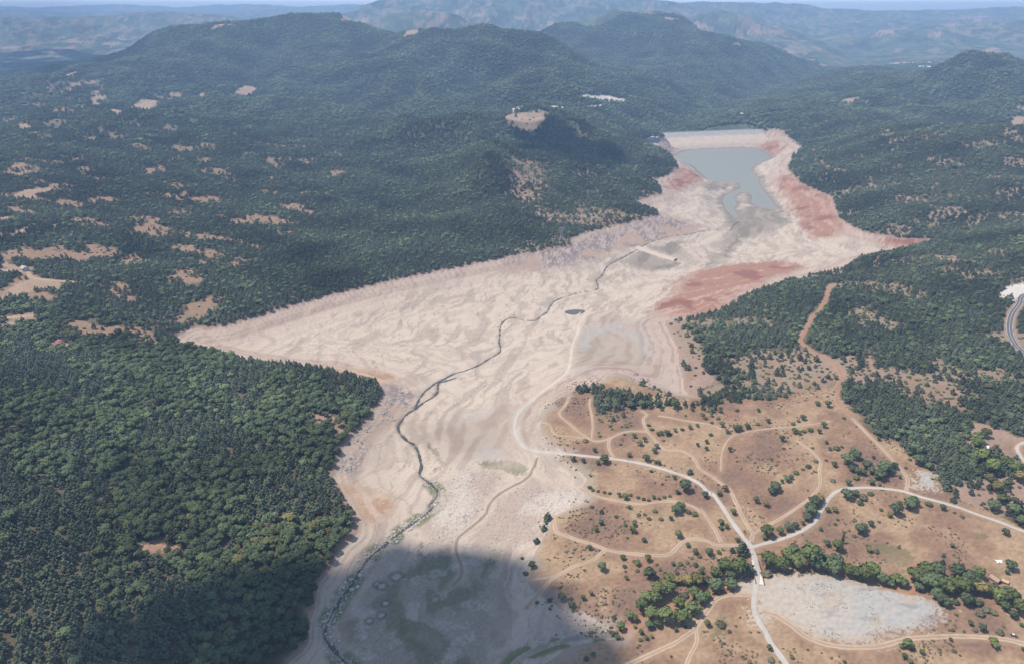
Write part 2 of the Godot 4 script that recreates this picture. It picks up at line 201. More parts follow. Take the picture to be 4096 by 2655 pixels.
var scrub_areas := [
	[0.33, areas([[433, 716, 462, 732, 476, 721, 497, 723, 502, 692, 504, 678, 484, 649, 458, 652, 444, 661, 433, 675, 431, 698]])],
	[0.5, areas([[317, 793, 376, 791, 396, 764, 375, 721, 346, 699, 301, 694, 292, 728, 298, 767]])],
	[0.14, areas([[208, 925, 256, 926, 237, 884, 244, 852, 233, 814, 234, 793, 232, 765, 242, 748, 235, 729, 214, 710, 200, 726, 208, 794, 217, 864]])],
	[0.5, areas([[374, 787, 399, 771, 463, 814, 459, 800, 430, 771, 438, 728, 429, 707, 399, 701, 381, 720, 388, 758]])],
	[0.0, areas([[367, 777, 388, 785, 387, 765, 370, 744, 362, 754]])],
	[0.45, areas([[-10, 1712, 52, 1842, 91, 1737, 79, 1599, 58, 1500, 24, 1480, -3, 1476]])],
	[0.6, areas([[55, 1433, 168, 1490, 223, 1484, 247, 1453, 186, 1403, 122, 1396, 67, 1383]])],
	[0.03, areas([[-28, 2508, 124, 2552, 104, 2284, 83, 2255, -21, 2240]])],
	[0.0, areas([[-6, 2961, 160, 2976, 379, 3063, 365, 3030, 167, 2913, -1, 2525]])],
	[0.05, areas([[278, 3102, 399, 3176, 525, 3246, 624, 3374, 465, 3156, 350, 3091]])],
	[0.0, areas([[876, 2769, 911, 2735, 974, 2736, 994, 2657, 944, 2375, 933, 2367, 956, 2543, 951, 2719, 903, 2723]])],
	[0.0, areas([[926, 2248, 931, 2221, 857, 2017, 840, 1905, 845, 1821, 849, 1769, 833, 1807, 823, 1895, 847, 2010]])],
	[0.0, areas([[861, 1723, 864, 1706, 850, 1653, 842, 1649]])],
	[0.4, areas([[834, 1563, 872, 1509, 953, 1507, 940, 1484, 858, 1480, 823, 1530]])],
	[0.35, areas([[707, 1157, 722, 1083, 696, 1041, 684, 1069, 688, 1120]])],
	[0.05, areas([[656, 1222, 662, 1214, 589, 1087, 584, 1091]])],
	[0.0, areas([[-274, 478, -269, 476, -263, 469, -258, 454, -265, 456, -266, 464]])],
	[0.0, areas([[-284, 425, -276, 435, -268, 431, -262, 433, -252, 428, -251, 424, -261, 425, -280, 420]])],
	[0.0, areas([[-256, 412, -248, 411, -238, 417, -237, 414, -246, 409]])],
	[0.25, areas([[-223, 661, -203, 663, -177, 644, -164, 636, -168, 621, -197, 638, -216, 649]])],
	[0.0, areas([[471, 625, 481, 617, 502, 592, 508, 583, 477, 536, 467, 553, 453, 570, 455, 584, 433, 578, 449, 593]])],
	[0.35, areas([[397, 520, 466, 536, 472, 528, 437, 476, 410, 481, 397, 495, 390, 502]])],
	[0.0, areas([[424, 531, 428, 531, 410, 505, 406, 505]])],
]
var rings := [[-91, 431.1, 6], [-105, 422.7, 3.8], [-100.5, 420.7, 4.8], [-95.1, 402.7, 4.1], [-96.2, 390.4, 4.1], [-103.8, 385, 3.6]]
var pond_line := pts([79, 1004.8, 89.8, 1011.1, 103.9, 1012.6, 113.1, 1008.1, 109.6, 998.7, 102.1, 991.5, 93.4, 990.8, 85.2, 995.3])
var trees_upper := [[329.8, 667.2, 5.7, "o"], [339.2, 662.8, 7.7, "o"], [263.8, 658.7, 4.2, "o"], [242.7, 662.5, 4.9, "b"], [303.9, 639.2, 7.1, "o"], [266.8, 635.9, 5.7, "o"], [255, 632.9, 5.4, "d"], [242.6, 627.3, 6.1, "o"], [230.4, 620, 8, "o"], [234.1, 621.4, 7.4, "o"], [220.9, 619.5, 5.3, "b"], [215.8, 630.3, 6.1, "o"], [319.4, 623.6, 6.7, "o"], [291.2, 630.1, 5.4, "b"], [298.5, 635.6, 4.1, "b"], [286.4, 615.1, 6.4, "o"], [290.1, 612.4, 5.3, "o"], [297, 616.9, 5.3, "b"], [304.1, 618.2, 6.7, "b"], [310.6, 613, 5.3, "o"], [269.2, 601.4, 6.8, "o"], [266.4, 587.8, 3.8, "d"], [310.5, 594.5, 4.1, "o"], [309.1, 583, 3.8, "o"], [316.4, 584.1, 7.6, "b"], [322.6, 586.7, 3.8, "b"], [294.1, 586.9, 3.8, "d"], [346.6, 638.9, 4.1, "b"], [351.7, 621.3, 2, "b"], [340.4, 611.7, 1.6, "b"], [213.3, 586.3, 5.1, "o"], [218.5, 588.4, 2.6, "b"], [249.2, 571.1, 3.5, "d"], [215.8, 569.3, 2.5, "b"], [143.2, 637.8, 4.4, "b"], [143.9, 629.6, 4.9, "b"], [149.6, 619.4, 4.3, "o"], [153.1, 620.8, 4.9, "o"], [158.1, 618.5, 6.7, "o"], [162.1, 620.1, 4.9, "b"], [168, 624.9, 4.9, "o"], [176, 627.2, 4.9, "b"], [184.1, 629.5, 5.5, "o"], [192.6, 633.2, 4.2, "o"], [203.6, 655.7, 5.6, "b"], [205.1, 648.2, 5, "b"], [209.4, 639.1, 4.4, "b"], [194.6, 601.8, 4.7, "o"], [202.4, 615.8, 4.8, "b"], [185.6, 655.4, 3.4, "o"], [194.9, 666.6, 5.1, "o"], [215.3, 661.8, 6.8, "o"], [218.1, 647, 5, "d"], [212.4, 652.8, 4.3, "o"], [178.2, 674, 9.8, "l"]]
var trees_knoll := [[74.7, 612.3, 6.4, "d"], [81.8, 593.3, 5.2, "o"], [115.7, 622.4, 3.7, "d"], [124.7, 616.5, 5.6, "o"], [133.9, 608.7, 5.3, "o"], [128.2, 601.9, 6.3, "o"], [109.2, 603.9, 3.6, "d"], [144.9, 596.9, 5.7, "o"], [140.1, 588.6, 5.6, "o"], [114.7, 583.5, 5.2, "o"], [129.2, 573.9, 7.6, "l"], [136.5, 576, 2.9, "b"], [138, 570.3, 3.4, "p"], [140.6, 568.3, 5, "o"], [153, 609, 3.8, "d"], [160.6, 560.7, 1.6, "b"], [184.4, 597.2, 4, "o"], [191.5, 590.5, 4.6, "o"], [162.8, 600.4, 1.9, "b"], [145.7, 566.3, 2.6, "b"], [90.1, 620.3, 4.1, "b"], [89.7, 627.3, 2.6, "b"], [172.3, 577.2, 2, "b"], [166.5, 551.9, 5.9, "p"]]
var trees_road := [[89.3, 574.5, 8.1, "L"], [59.9, 579.8, 5.1, "p"], [69, 576.5, 4.7, "o"], [82.7, 572.5, 4.9, "o"], [99.6, 570.3, 2, "b"], [110.8, 567.6, 1.8, "d"], [131.5, 556.8, 4, "b"], [146.2, 548.8, 2.8, "d"], [150.4, 545.1, 4.3, "o"], [156.2, 526.3, 10.7, "O"], [171.9, 516.2, 6.4, "o"], [184.5, 518.1, 4.3, "b"], [73.8, 554.8, 2.8, "y"]]
var trees_hedge := [[71.5, 536.4, 4.8, "b"], [74, 532.3, 4, "b"], [78.5, 530, 3.4, "b"], [84, 527.9, 3.8, "b"], [88.5, 526, 3.8, "b"], [96.2, 521.4, 4.5, "o"], [101.1, 517.7, 6.4, "l"], [107, 522.5, 3.8, "b"], [112.9, 518.3, 4.2, "b"], [117.2, 515.8, 4.2, "b"], [121.6, 514.3, 3.7, "b"], [126.5, 517.5, 4.1, "o"], [131.3, 516.2, 3.8, "b"], [136.3, 518, 4, "b"], [141.2, 519.1, 3.8, "b"], [148.6, 523, 4.3, "o"], [151.6, 523.7, 3.3, "b"]]
var trees_lower := [[75.5, 484, 5, "o"], [77.7, 499, 4.4, "p"], [70.5, 475.4, 4.9, "l"], [102.7, 504, 4.1, "o"], [89.8, 493, 4.4, "b"], [109.7, 494.7, 4.4, "b"], [96.3, 481.4, 3.8, "b"], [100.7, 473.2, 6.7, "l"], [103.5, 481.7, 4.7, "o"], [83.5, 469, 2.2, "o"], [88.6, 471, 2.3, "b"], [95.4, 465.9, 3, "o"], [108.5, 461.4, 4.4, "o"], [137.2, 465, 6.8, "l"], [142.4, 453.8, 4.3, "o"], [141.2, 494.8, 8.7, "O"], [145.9, 499.7, 8.3, "O"], [135.6, 487.4, 4.5, "o"], [152.5, 496, 5.5, "b"], [157.2, 492.9, 6.4, "b"], [117.4, 488.9, 4.5, "d"], [127.6, 488, 4.4, "d"], [114.8, 494.9, 3.7, "b"], [124.6, 498.8, 4.6, "b"], [70.3, 507.3, 4.2, "b"]]
var trees_slope := [[88.2, 441, 4.6, "l"], [96.7, 437.8, 3.5, "o"], [98.6, 434.2, 5.3, "l"], [107.6, 438.9, 5.6, "y"], [88.3, 432.3, 4, "b"], [88.4, 427.4, 2.5, "d"], [97.6, 427.7, 3.8, "d"], [70.1, 429.3, 7.6, "O"], [87.7, 419.2, 3.7, "l"], [105.3, 420.6, 8.6, "O"], [111.8, 420.1, 3.7, "d"], [146.6, 445.7, 4.9, "l"], [149.3, 441.6, 4.2, "d"], [157, 443.3, 6.9, "o"], [126.3, 433.3, 3.7, "o"], [132.2, 433.6, 4.7, "b"], [138.2, 435.2, 3.5, "o"], [143.9, 432.1, 5, "b"], [146, 423.6, 4.9, "o"], [156.1, 428.8, 2.3, "d"], [114.1, 434.5, 3, "o"], [176.4, 479.8, 5.2, "o"], [174.4, 472.9, 4.1, "o"], [165.5, 445.1, 4.2, "b"], [149, 429.4, 3.5, "b"], [127.7, 424.3, 3.7, "b"], [115.4, 428.2, 3.3, "b"], [139, 421.9, 4.1, "b"]]
var trees_shoreline := [[32, 494.6, 7.2, "p"], [27.1, 480.8, 6.1, "p"], [28.9, 489.7, 4, "l"], [20.3, 464.9, 5.5, "p"], [15.6, 434.7, 7, "o"], [8.3, 448, 3.1, "b"], [62.7, 453.3, 5, "o"], [18.7, 399.9, 3.3, "b"], [27.8, 400.3, 4, "d"], [10.9, 428.9, 5, "d"]]
var trees_south := [[37.2, 400.1, 6.5, "o"], [43.8, 393.2, 5, "o"], [43.9, 400.2, 3.3, "o"], [52.7, 399.4, 4.4, "l"], [59, 404, 4, "y"], [77.5, 373.6, 7.2, "L"], [71.3, 369.7, 4, "y"], [73.6, 365.1, 4.6, "o"], [76.8, 364.1, 3.4, "d"], [90.5, 367.3, 4.2, "o"], [89.1, 361.4, 3.4, "o"], [93.3, 362.1, 3.7, "o"], [114.8, 368.6, 3.7, "o"], [87.2, 373.9, 3.2, "l"], [97.2, 363.3, 2.7, "y"], [137.7, 372.1, 5.1, "l"], [55, 348.4, 3.7, "o"], [107.4, 346.7, 2.1, "b"], [122.5, 371.6, 3, "b"], [50.1, 345.9, 4.3, "d"], [73.6, 382.7, 3.8, "b"]]
var trees_grove := [[84.6, 382, 6.7, "l"], [88.3, 380.7, 6, "l"], [93.7, 389, 8.7, "l"], [98.7, 396.1, 8.8, "l"], [108.4, 401.6, 10.4, "L"], [105.9, 396.2, 8.8, "l"], [117.5, 403.9, 8.9, "L"], [99.8, 379.8, 10.8, "L"], [109.7, 376.6, 11.5, "L"], [96.8, 371.9, 6.9, "o"], [102.9, 372.6, 6, "o"], [121.9, 391.1, 8.7, "l"], [121, 376.3, 10.7, "l"], [118.7, 414.1, 9, "l"], [126.7, 413.7, 7.4, "y"], [132.6, 411.3, 8.2, "y"], [140.1, 412.5, 9.8, "y"], [148, 415.5, 8.2, "d"], [135, 400.3, 8.8, "l"], [139.2, 392.5, 8.7, "o"], [130.7, 382.6, 10.1, "L"], [153.1, 403.8, 7.8, "o"], [143.8, 398.2, 7.2, "l"], [163, 423.5, 7.8, "l"], [155.2, 418.4, 6.9, "o"], [129.2, 402.6, 6.5, "d"], [157.2, 412.8, 5.6, "o"]]
var trees_riverside := [[194.7, 430.3, 12.5, "l"], [200.6, 431.3, 9.4, "o"], [194.4, 421.2, 8.5, "d"], [207.6, 424.6, 11.3, "l"], [216.1, 434.8, 10.5, "l"], [221.1, 428.4, 13.4, "l"], [222.7, 439.5, 9.5, "o"], [232, 430.6, 15.8, "L"], [235.2, 425.5, 11.3, "o"], [244.4, 431.8, 7.4, "o"], [244.2, 420.6, 13.3, "O"], [251.2, 428.5, 10.4, "O"], [256.6, 419.2, 9.2, "l"], [262.3, 416.3, 9.2, "o"], [267, 413.4, 12.1, "l"], [273.2, 416.9, 11.2, "l"], [278.1, 409.9, 9.1, "o"], [282.7, 407.2, 8, "o"], [288.3, 409.1, 8.1, "l"], [292.1, 406.7, 8, "o"], [302, 409.8, 11, "l"], [301.7, 402.6, 8, "o"], [308.3, 402.8, 12.8, "O"], [311.6, 413.3, 12.1, "l"], [315.6, 402.1, 11.8, "l"], [319.3, 397.9, 9.8, "l"], [319.8, 414.1, 11.1, "o"], [335.4, 413.8, 10.1, "O"], [325.7, 401.1, 10.9, "l"], [330.8, 397.8, 12.7, "l"], [339.6, 403.8, 12.8, "o"], [343.5, 396.9, 10.8, "y"], [349, 410.3, 9, "l"], [309, 393.4, 8.8, "o"], [309.2, 387.3, 8.7, "o"], [311.5, 384.7, 7.7, "o"], [320.3, 387.1, 5.9, "b"], [326.1, 385.7, 8.7, "o"], [334.2, 386.7, 8.7, "b"], [351.6, 396.3, 8.8, "o"], [351.4, 388.4, 10.6, "l"], [357.6, 387.6, 11.5, "L"], [350.1, 379.5, 7.6, "o"], [363.3, 388, 7.8, "o"], [357.9, 375.8, 10.4, "L"], [365.3, 383.5, 7.7, "o"], [331.3, 375.7, 6.7, "d"], [338.1, 379.2, 6.7, "d"], [341.1, 376.6, 5.7, "d"], [351.1, 372.4, 6.6, "o"], [164, 424.5, 11.3, "l"], [173.5, 421.5, 13.3, "l"], [166.7, 418.9, 8.2, "o"], [182, 423, 9.3, "o"], [164.5, 404.4, 9.2, "O"], [153.5, 403, 10.9, "O"], [155.4, 418.3, 8.2, "l"]]
var trees_crossroads := [[183.3, 443.6, 9.6, "p"], [183.6, 457.2, 4.5, "o"], [176.1, 445.8, 4.4, "p"], [176.1, 480, 5.1, "o"], [174.8, 474.3, 4.2, "d"], [179.3, 474.8, 4.4, "l"], [210.6, 459, 9.4, "l"], [206.3, 458.6, 4.5, "l"], [222.5, 462.5, 6.7, "l"], [231.2, 466, 7.8, "O"], [237.7, 469.1, 6.1, "o"], [245.2, 474.7, 3.9, "o"], [250.8, 480.8, 7.9, "o"], [257, 485.6, 9.1, "o"], [239.8, 453.2, 4, "d"], [255.4, 468.5, 3.7, "o"], [265.3, 474.7, 2.2, "d"], [270.3, 475.2, 3.5, "d"], [274.8, 480.7, 2.9, "o"], [214, 507.2, 6, "l"], [220.9, 502.2, 6.4, "y"], [189.1, 492.2, 5.6, "l"], [193.1, 525, 5.9, "y"], [184.3, 518.6, 4.9, "o"], [190.5, 535.3, 2.4, "b"], [271.5, 508.3, 5.3, "o"], [271.5, 502.6, 8.2, "y"], [264.6, 499.4, 9.3, "o"], [257.2, 489.1, 10.3, "o"], [250.2, 479.3, 6.8, "o"], [270.6, 491.9, 4.7, "l"], [276.6, 491.7, 5.6, "o"]]
var trees_east := [[253.3, 450.3, 5.5, "o"], [258.8, 444.2, 8.3, "L"], [266.7, 453, 3.6, "t"], [282.9, 441.9, 5.2, "l"], [288.6, 441.3, 5.4, "d"], [285.2, 463.4, 8.4, "o"], [289.6, 467.4, 7.8, "o"], [298.3, 472.3, 5.4, "o"], [307.4, 476.6, 3.1, "d"], [279.3, 459.7, 3.8, "d"], [308.3, 445.5, 3.1, "d"], [349.5, 444.7, 4, "o"], [331.9, 426.2, 4.6, "p"], [337.4, 434.4, 3.3, "p"], [399.3, 457.2, 6.8, "o"], [379.1, 418.8, 8.4, "o"], [373.8, 414.3, 4, "o"], [302.8, 512.2, 7.2, "o"], [307.8, 508.1, 8.3, "d"], [316.9, 513, 6, "b"], [293.8, 508.7, 9.4, "o"], [302.4, 500.9, 6.8, "b"], [333.3, 496.1, 5.6, "o"], [324.8, 485.6, 9.8, "o"], [339.6, 492.1, 10.3, "o"], [345.4, 497, 8.1, "o"], [318.5, 482.8, 5.1, "l"], [316.1, 491.6, 4, "d"], [359.3, 496.7, 6.8, "b"], [367.2, 490.3, 5.8, "o"], [374.6, 485.3, 2.9, "b"], [378.1, 479.9, 4.4, "d"]]
var trees_hollow := [[328.2, 575.2, 7.3, "o"], [327.1, 567.8, 9, "o"], [343.8, 566.6, 3.7, "o"], [361.8, 597.2, 4.4, "o"], [302.4, 556.1, 5.7, "o"], [299.1, 566.1, 3.2, "b"], [315.6, 558.4, 11.3, "o"], [314.9, 548.3, 7.5, "o"], [319.1, 544, 7.5, "o"], [331.3, 552.5, 8.1, "o"], [322.7, 541.5, 6.3, "o"], [330.7, 543.2, 7.5, "o"], [341.1, 542.6, 11.1, "o"], [335.4, 535.2, 9.8, "o"], [346.5, 546.4, 9.9, "o"], [347.3, 540.5, 7.4, "o"], [355.7, 550.4, 6.8, "o"], [331.8, 535.3, 6.2, "o"], [323.8, 528.1, 6.1, "o"], [303.5, 527.1, 6.1, "o"], [314.6, 536.4, 6.2, "b"], [330.9, 525.8, 3.5, "b"], [353.1, 535.3, 3.8, "o"], [366.5, 550.2, 3.2, "o"], [292.2, 533.9, 5.5, "d"], [265.2, 522, 2.1, "b"], [251.3, 535.5, 6.9, "o"], [256.2, 539.3, 5, "o"], [263.9, 547.4, 5.6, "b"], [245.9, 533.7, 3.8, "o"], [271.9, 552.7, 3.7, "b"], [278.7, 556.4, 5.7, "b"], [288.7, 564.7, 5.2, "d"], [235.7, 522.7, 9.4, "o"], [231.3, 518.4, 7.2, "o"], [240.1, 527.1, 5, "o"], [384.3, 569.8, 13, "o"], [379.8, 555.1, 10, "o"], [376.3, 562.5, 4, "b"], [380.9, 574.1, 7.8, "o"], [395.7, 566.8, 7.7, "b"], [405, 572.6, 6.5, "o"], [386.4, 524.9, 4.7, "o"], [383.6, 515.7, 4.6, "b"], [386.8, 547.6, 3.6, "b"]]
var trees_bend := [[314.5, 375.9, 3.1, "o"], [319, 367.2, 4.2, "o"], [323.1, 358.3, 5.9, "o"], [334.3, 356.9, 5.9, "d"], [311.4, 360.2, 2.5, "o"], [318.8, 359.3, 3.8, "d"], [304.6, 361.5, 2.9, "o"], [324.2, 353.6, 6.6, "l"], [323.5, 347.3, 5.6, "l"], [265.8, 350.2, 7.4, "L"], [262.1, 351.7, 3.9, "o"], [273.5, 344.1, 4, "o"], [260.4, 341.1, 4.5, "o"], [262.2, 337, 4, "o"], [295.9, 345.3, 3.3, "o"], [200.2, 349.8, 1.9, "o"], [174.6, 350.9, 4.4, "l"], [173, 341.9, 5.2, "d"], [352.7, 364.9, 3.1, "l"], [340.5, 364.8, 2.7, "d"], [298.2, 355.6, 2.7, "l"], [297.8, 341.9, 2.2, "d"], [220.3, 339.1, 2.8, "o"], [340.6, 344.9, 2.6, "l"], [147.6, 372.5, 7.4, "d"], [152, 366.6, 3.3, "b"], [187.4, 343.6, 3.5, "d"], [157.9, 371.5, 2.3, "b"]]
var trees_scrubslope := [[445.9, 576.8, 11.6, "l"], [466.1, 595.9, 9.5, "l"], [452.5, 585.9, 10.4, "l"], [438.5, 556, 13.5, "l"], [437.1, 537.7, 13.1, "l"], [455.4, 563.8, 11.1, "p"], [454.9, 547.2, 10.9, "l"], [456.6, 536.8, 10.7, "l"], [431.4, 530.3, 10.6, "d"], [430.5, 554.7, 9.8, "o"], [453.9, 525.2, 9.4, "y"], [426, 511.8, 10.4, "y"], [439.3, 518.6, 7, "o"], [420.7, 495.9, 9, "l"], [431.4, 495.3, 6.7, "o"], [421.4, 481.5, 9.9, "o"], [418.4, 468.3, 8.6, "o"], [407.9, 487.7, 10, "o"]]

# ---------------------------------------------------------------- the lie of the land (plan coordinates: x to the east, d = -z to the north, metres; 0 = full water line)
var n_big := FastNoiseLite.new()
var n_mid := FastNoiseLite.new()
var n_small := FastNoiseLite.new()
var n_fine := FastNoiseLite.new()
var n_gully := FastNoiseLite.new()
var g_shore := {}
var g_lake := {}
var g_hill := {}
var g_far := {}
var g_stream := {}
var g_track := {}
const LAKE_LEVEL := -38.0


func noise(n: FastNoiseLite, wave: float, octaves: int, seed_: int, ridged := false) -> void:
	n.seed = seed_
	n.noise_type = FastNoiseLite.TYPE_SIMPLEX
	n.frequency = 1.0 / wave
	n.fractal_type = FastNoiseLite.FRACTAL_RIDGED if ridged else FastNoiseLite.FRACTAL_FBM
	n.fractal_octaves = octaves


func pts(a: Array) -> PackedVector2Array:
	var p := PackedVector2Array()
	for k in range(0, a.size(), 2):
		p.append(Vector2(a[k], a[k + 1]))
	return p


func areas(list: Array) -> Array:
	var r := []
	for a in list:
		var p := pts(a)
		var b := Rect2(p[0], Vector2.ZERO)
		for q in p:
			b = b.expand(q)
		r.append([b, p])
	return r


func within(list: Array, p: Vector2) -> bool:
	for a in list:
		if (a[0] as Rect2).has_point(p) and Geometry2D.is_point_in_polygon(p, a[1]):
			return true
	return false


func grid(x0: float, d0: float, x1: float, d1: float, cell: float, fill: float) -> Dictionary:
	var nx := int((x1 - x0) / cell) + 3
	var nd := int((d1 - d0) / cell) + 3
	var v := PackedFloat32Array()
	v.resize(nx * nd)
	v.fill(fill)
	return {"x": x0, "d": d0, "c": cell, "nx": nx, "nd": nd, "v": v, "out": fill}


func look(g: Dictionary, x: float, d: float) -> float:   # quadratic b-spline through the grid: no creases
	var u: float = (x - g.x) / g.c
	var w: float = (d - g.d) / g.c
	var i := int(floor(u + 0.5))
	var j := int(floor(w + 0.5))
	var nx: int = g.nx
	if i < 1 or j < 1 or i > nx - 2 or j > g.nd - 2:
		return g.out
	var v: PackedFloat32Array = g.v
	u -= i
	w -= j
	var a := 0.5 * (0.5 - u) * (0.5 - u)
	var c := 0.5 * (0.5 + u) * (0.5 + u)
	var b := 1.0 - a - c
	var e := 0.5 * (0.5 - w) * (0.5 - w)
	var h := 0.5 * (0.5 + w) * (0.5 + w)
	var k := j * nx + i
	var l := k - nx
	var m := k + nx
	return e * (a * v[l - 1] + b * v[l] + c * v[l + 1]) + (1.0 - e - h) * (a * v[k - 1] + b * v[k] + c * v[k + 1]) + h * (a * v[m - 1] + b * v[m] + c * v[m + 1])


func look_quick(g: Dictionary, x: float, d: float) -> float:   # nearest cell
	var i := int((x - g.x) / g.c + 0.5)
	var j := int((d - g.d) / g.c + 0.5)
	if i < 0 or j < 0 or i >= g.nx or j >= g.nd:
		return g.out
	return g.v[j * g.nx + i]


func signed_field(g: Dictionary, poly: PackedVector2Array) -> void:   # distance to the outline, negative inside
	var n := poly.size()
	var at: PackedFloat32Array = g.v
	var nx: int = g.nx
	for j in g.nd:
		var d: float = g.d + j * g.c
		var i := 0
		while i < nx:
			var x: float = g.x + i * g.c
			var best := 1e12
			var ins := false
			var q := poly[n - 1]
			for p in poly:
				var ex := p.x - q.x
				var ed := p.y - q.y
				var wx := x - q.x
				var wd := d - q.y
				var t := clampf((wx * ex + wd * ed) / (ex * ex + ed * ed), 0.0, 1.0)
				var rx := wx - ex * t
				var rd := wd - ed * t
				best = minf(best, rx * rx + rd * rd)
				if (q.y > d) != (p.y > d) and x < ex * (d - q.y) / ed + q.x:
					ins = not ins
				q = p
			at[j * nx + i] = -sqrt(best) if ins else sqrt(best)
			i += 1
	g.v = at


func stamp(g: Dictionary, line: PackedVector2Array, half: float, reach: float) -> void:   # lowest distance to the edge of the strip
	var at: PackedFloat32Array = g.v
	var c: float = g.c
	for k in line.size() - 1:
		var p := line[k]
		var e := line[k + 1] - p
		var i0 := maxi(0, int((minf(p.x, p.x + e.x) - reach - g.x) / c))
		var i1 := mini(g.nx - 1, int((maxf(p.x, p.x + e.x) + reach - g.x) / c) + 1)
		var j0 := maxi(0, int((minf(p.y, p.y + e.y) - reach - g.d) / c))
		var j1 := mini(g.nd - 1, int((maxf(p.y, p.y + e.y) + reach - g.d) / c) + 1)
		for j in range(j0, j1 + 1):
			for i in range(i0, i1 + 1):
				var w := Vector2(g.x + i * c, g.d + j * c) - p
				var r := (w - e * clampf(w.dot(e) / e.length_squared(), 0.0, 1.0)).length() - half
				var o: int = j * g.nx + i
				if r < at[o]:
					at[o] = r
	g.v = at


func smooth_line(line: PackedVector2Array, step: float) -> PackedVector2Array:
	var c := Curve2D.new()
	for k in line.size():
		var t := (line[mini(k + 1, line.size() - 1)] - line[maxi(k - 1, 0)]) * 0.5
		var before := 0.0 if k == 0 else (line[k] - line[k - 1]).length()
		var after := 0.0 if k == line.size() - 1 else (line[k + 1] - line[k]).length()
		var dir := t.normalized()
		c.add_point(line[k], -dir * before * 0.33, dir * after * 0.33)
	c.bake_interval = step
	return c.get_baked_points()


func ridge_height(x: float, d: float) -> float:
	# spurs and gullies come from bending the plan before the ridges are read
	var far := smoothstep(700.0, 2600.0, d)
	var amp := lerpf(14.0, 170.0, far)
	var wx := x + amp * n_big.get_noise_2d(x, d) * 1.3
	var wd := d + amp * n_big.get_noise_2d(x + 4000.0, d - 900.0) * 1.3
	var base := base_height(x, d)
	var sum := 0.0
	var crest := 0.0
	for r in ridges:
		var b: Rect2 = r[2]
		if not b.has_point(Vector2(wx, wd)):
			continue
		var p: PackedVector3Array = r[1]
		var best := 1e12
		var top := 0.0
		for k in p.size() - 1:
			var ex := p[k + 1].x - p[k].x
			var ed := p[k + 1].y - p[k].y
			var t := clampf(((wx - p[k].x) * ex + (wd - p[k].y) * ed) / (ex * ex + ed * ed), 0.0, 1.0)
			var rx := wx - p[k].x - ex * t
			var rd := wd - p[k].y - ed * t
			var q := rx * rx + rd * rd
			if q < best:
				best = q
				top = lerpf(p[k].z, p[k + 1].z, t)
		var e0 := exp(-pow(sqrt(best) / r[0], 1.35))
		var v := maxf(0.0, top * (1.0 + 0.12 * smoothstep(3400.0, 4600.0, d) * (1.0 - smoothstep(7000.0, 8000.0, d))) - base) * e0
		if v > 0.0:
			crest = maxf(crest, e0)
		sum += v * v * v * v
	var rise := sqrt(sqrt(sum))
	var rough := n_gully.get_noise_2d(x, d) * lerpf(0.08, 0.55, far) * rise * (1.0 - crest * crest) * (1.0 - 0.5 * crest)
	var h := base + rise + rough + n_mid.get_noise_2d(x, d) * lerpf(1.0, 13.0, far) * smoothstep(4.0, 60.0, rise + base)
	if d > 2450.0:
		var best2 := 1e12
		for k in valley.size() - 1:
			var e := valley[k + 1] - valley[k]
			var w := Vector2(x, d) - valley[k]
			best2 = minf(best2, (w - e * clampf(w.dot(e) / e.length_squared(), 0.0, 1.0)).length_squared())
		var q := exp(-best2 / 52000.0)
		h = lerpf(h, -34.0 + (d - 2700.0) * 0.022, q)
	return h


func base_height(x: float, d: float) -> float:
	var near := 2.0 + clampf((x - 60.0) * 0.035, 0.0, 26.0) + clampf((-x - 420.0) * 0.05, 0.0, 30.0) + maxf(0.0, d - 1200.0) * 0.012 * smoothstep(300.0, 900.0, absf(x))
	return lerpf(near, 22.0 + (d - 3000.0) * 0.016, smoothstep(2000.0, 3600.0, d))


func valley_floor(d: float) -> float:
	if d < 700.0:
		return lerpf(-2.6, -11.0, clampf((d - 320.0) / 380.0, 0.0, 1.0))
	if d < 1500.0:
		return lerpf(-11.0, -35.0, (d - 700.0) / 800.0)
	return lerpf(-35.0, -41.0, clampf((d - 1500.0) / 900.0, 0.0, 1.0))


func height(x: float, d: float) -> float:
	var s := look(g_shore, x, d)
	if s <= 0.0:
		return bed_height(x, d, s)
	var g: float = look(g_hill, x, d) if d < 3300.0 else look(g_far, x, d)
	if g < 1.0:
		return g + minf(0.0, 0.0)
	var h := g * (1.0 - exp(-(0.42 * s * (1.0 + s * s / 60000.0) + 0.3) / g))
	if s > 20.0 and d < 1000.0:
		h += 0.35 * n_small.get_noise_2d(x, d) * smoothstep(20.0, 60.0, s)
	var w := look(g_stream, x, d)
	if w < 9.0:
		h -= 2.4 * (1.0 - smoothstep(-3.0, 9.0, w))
	return h


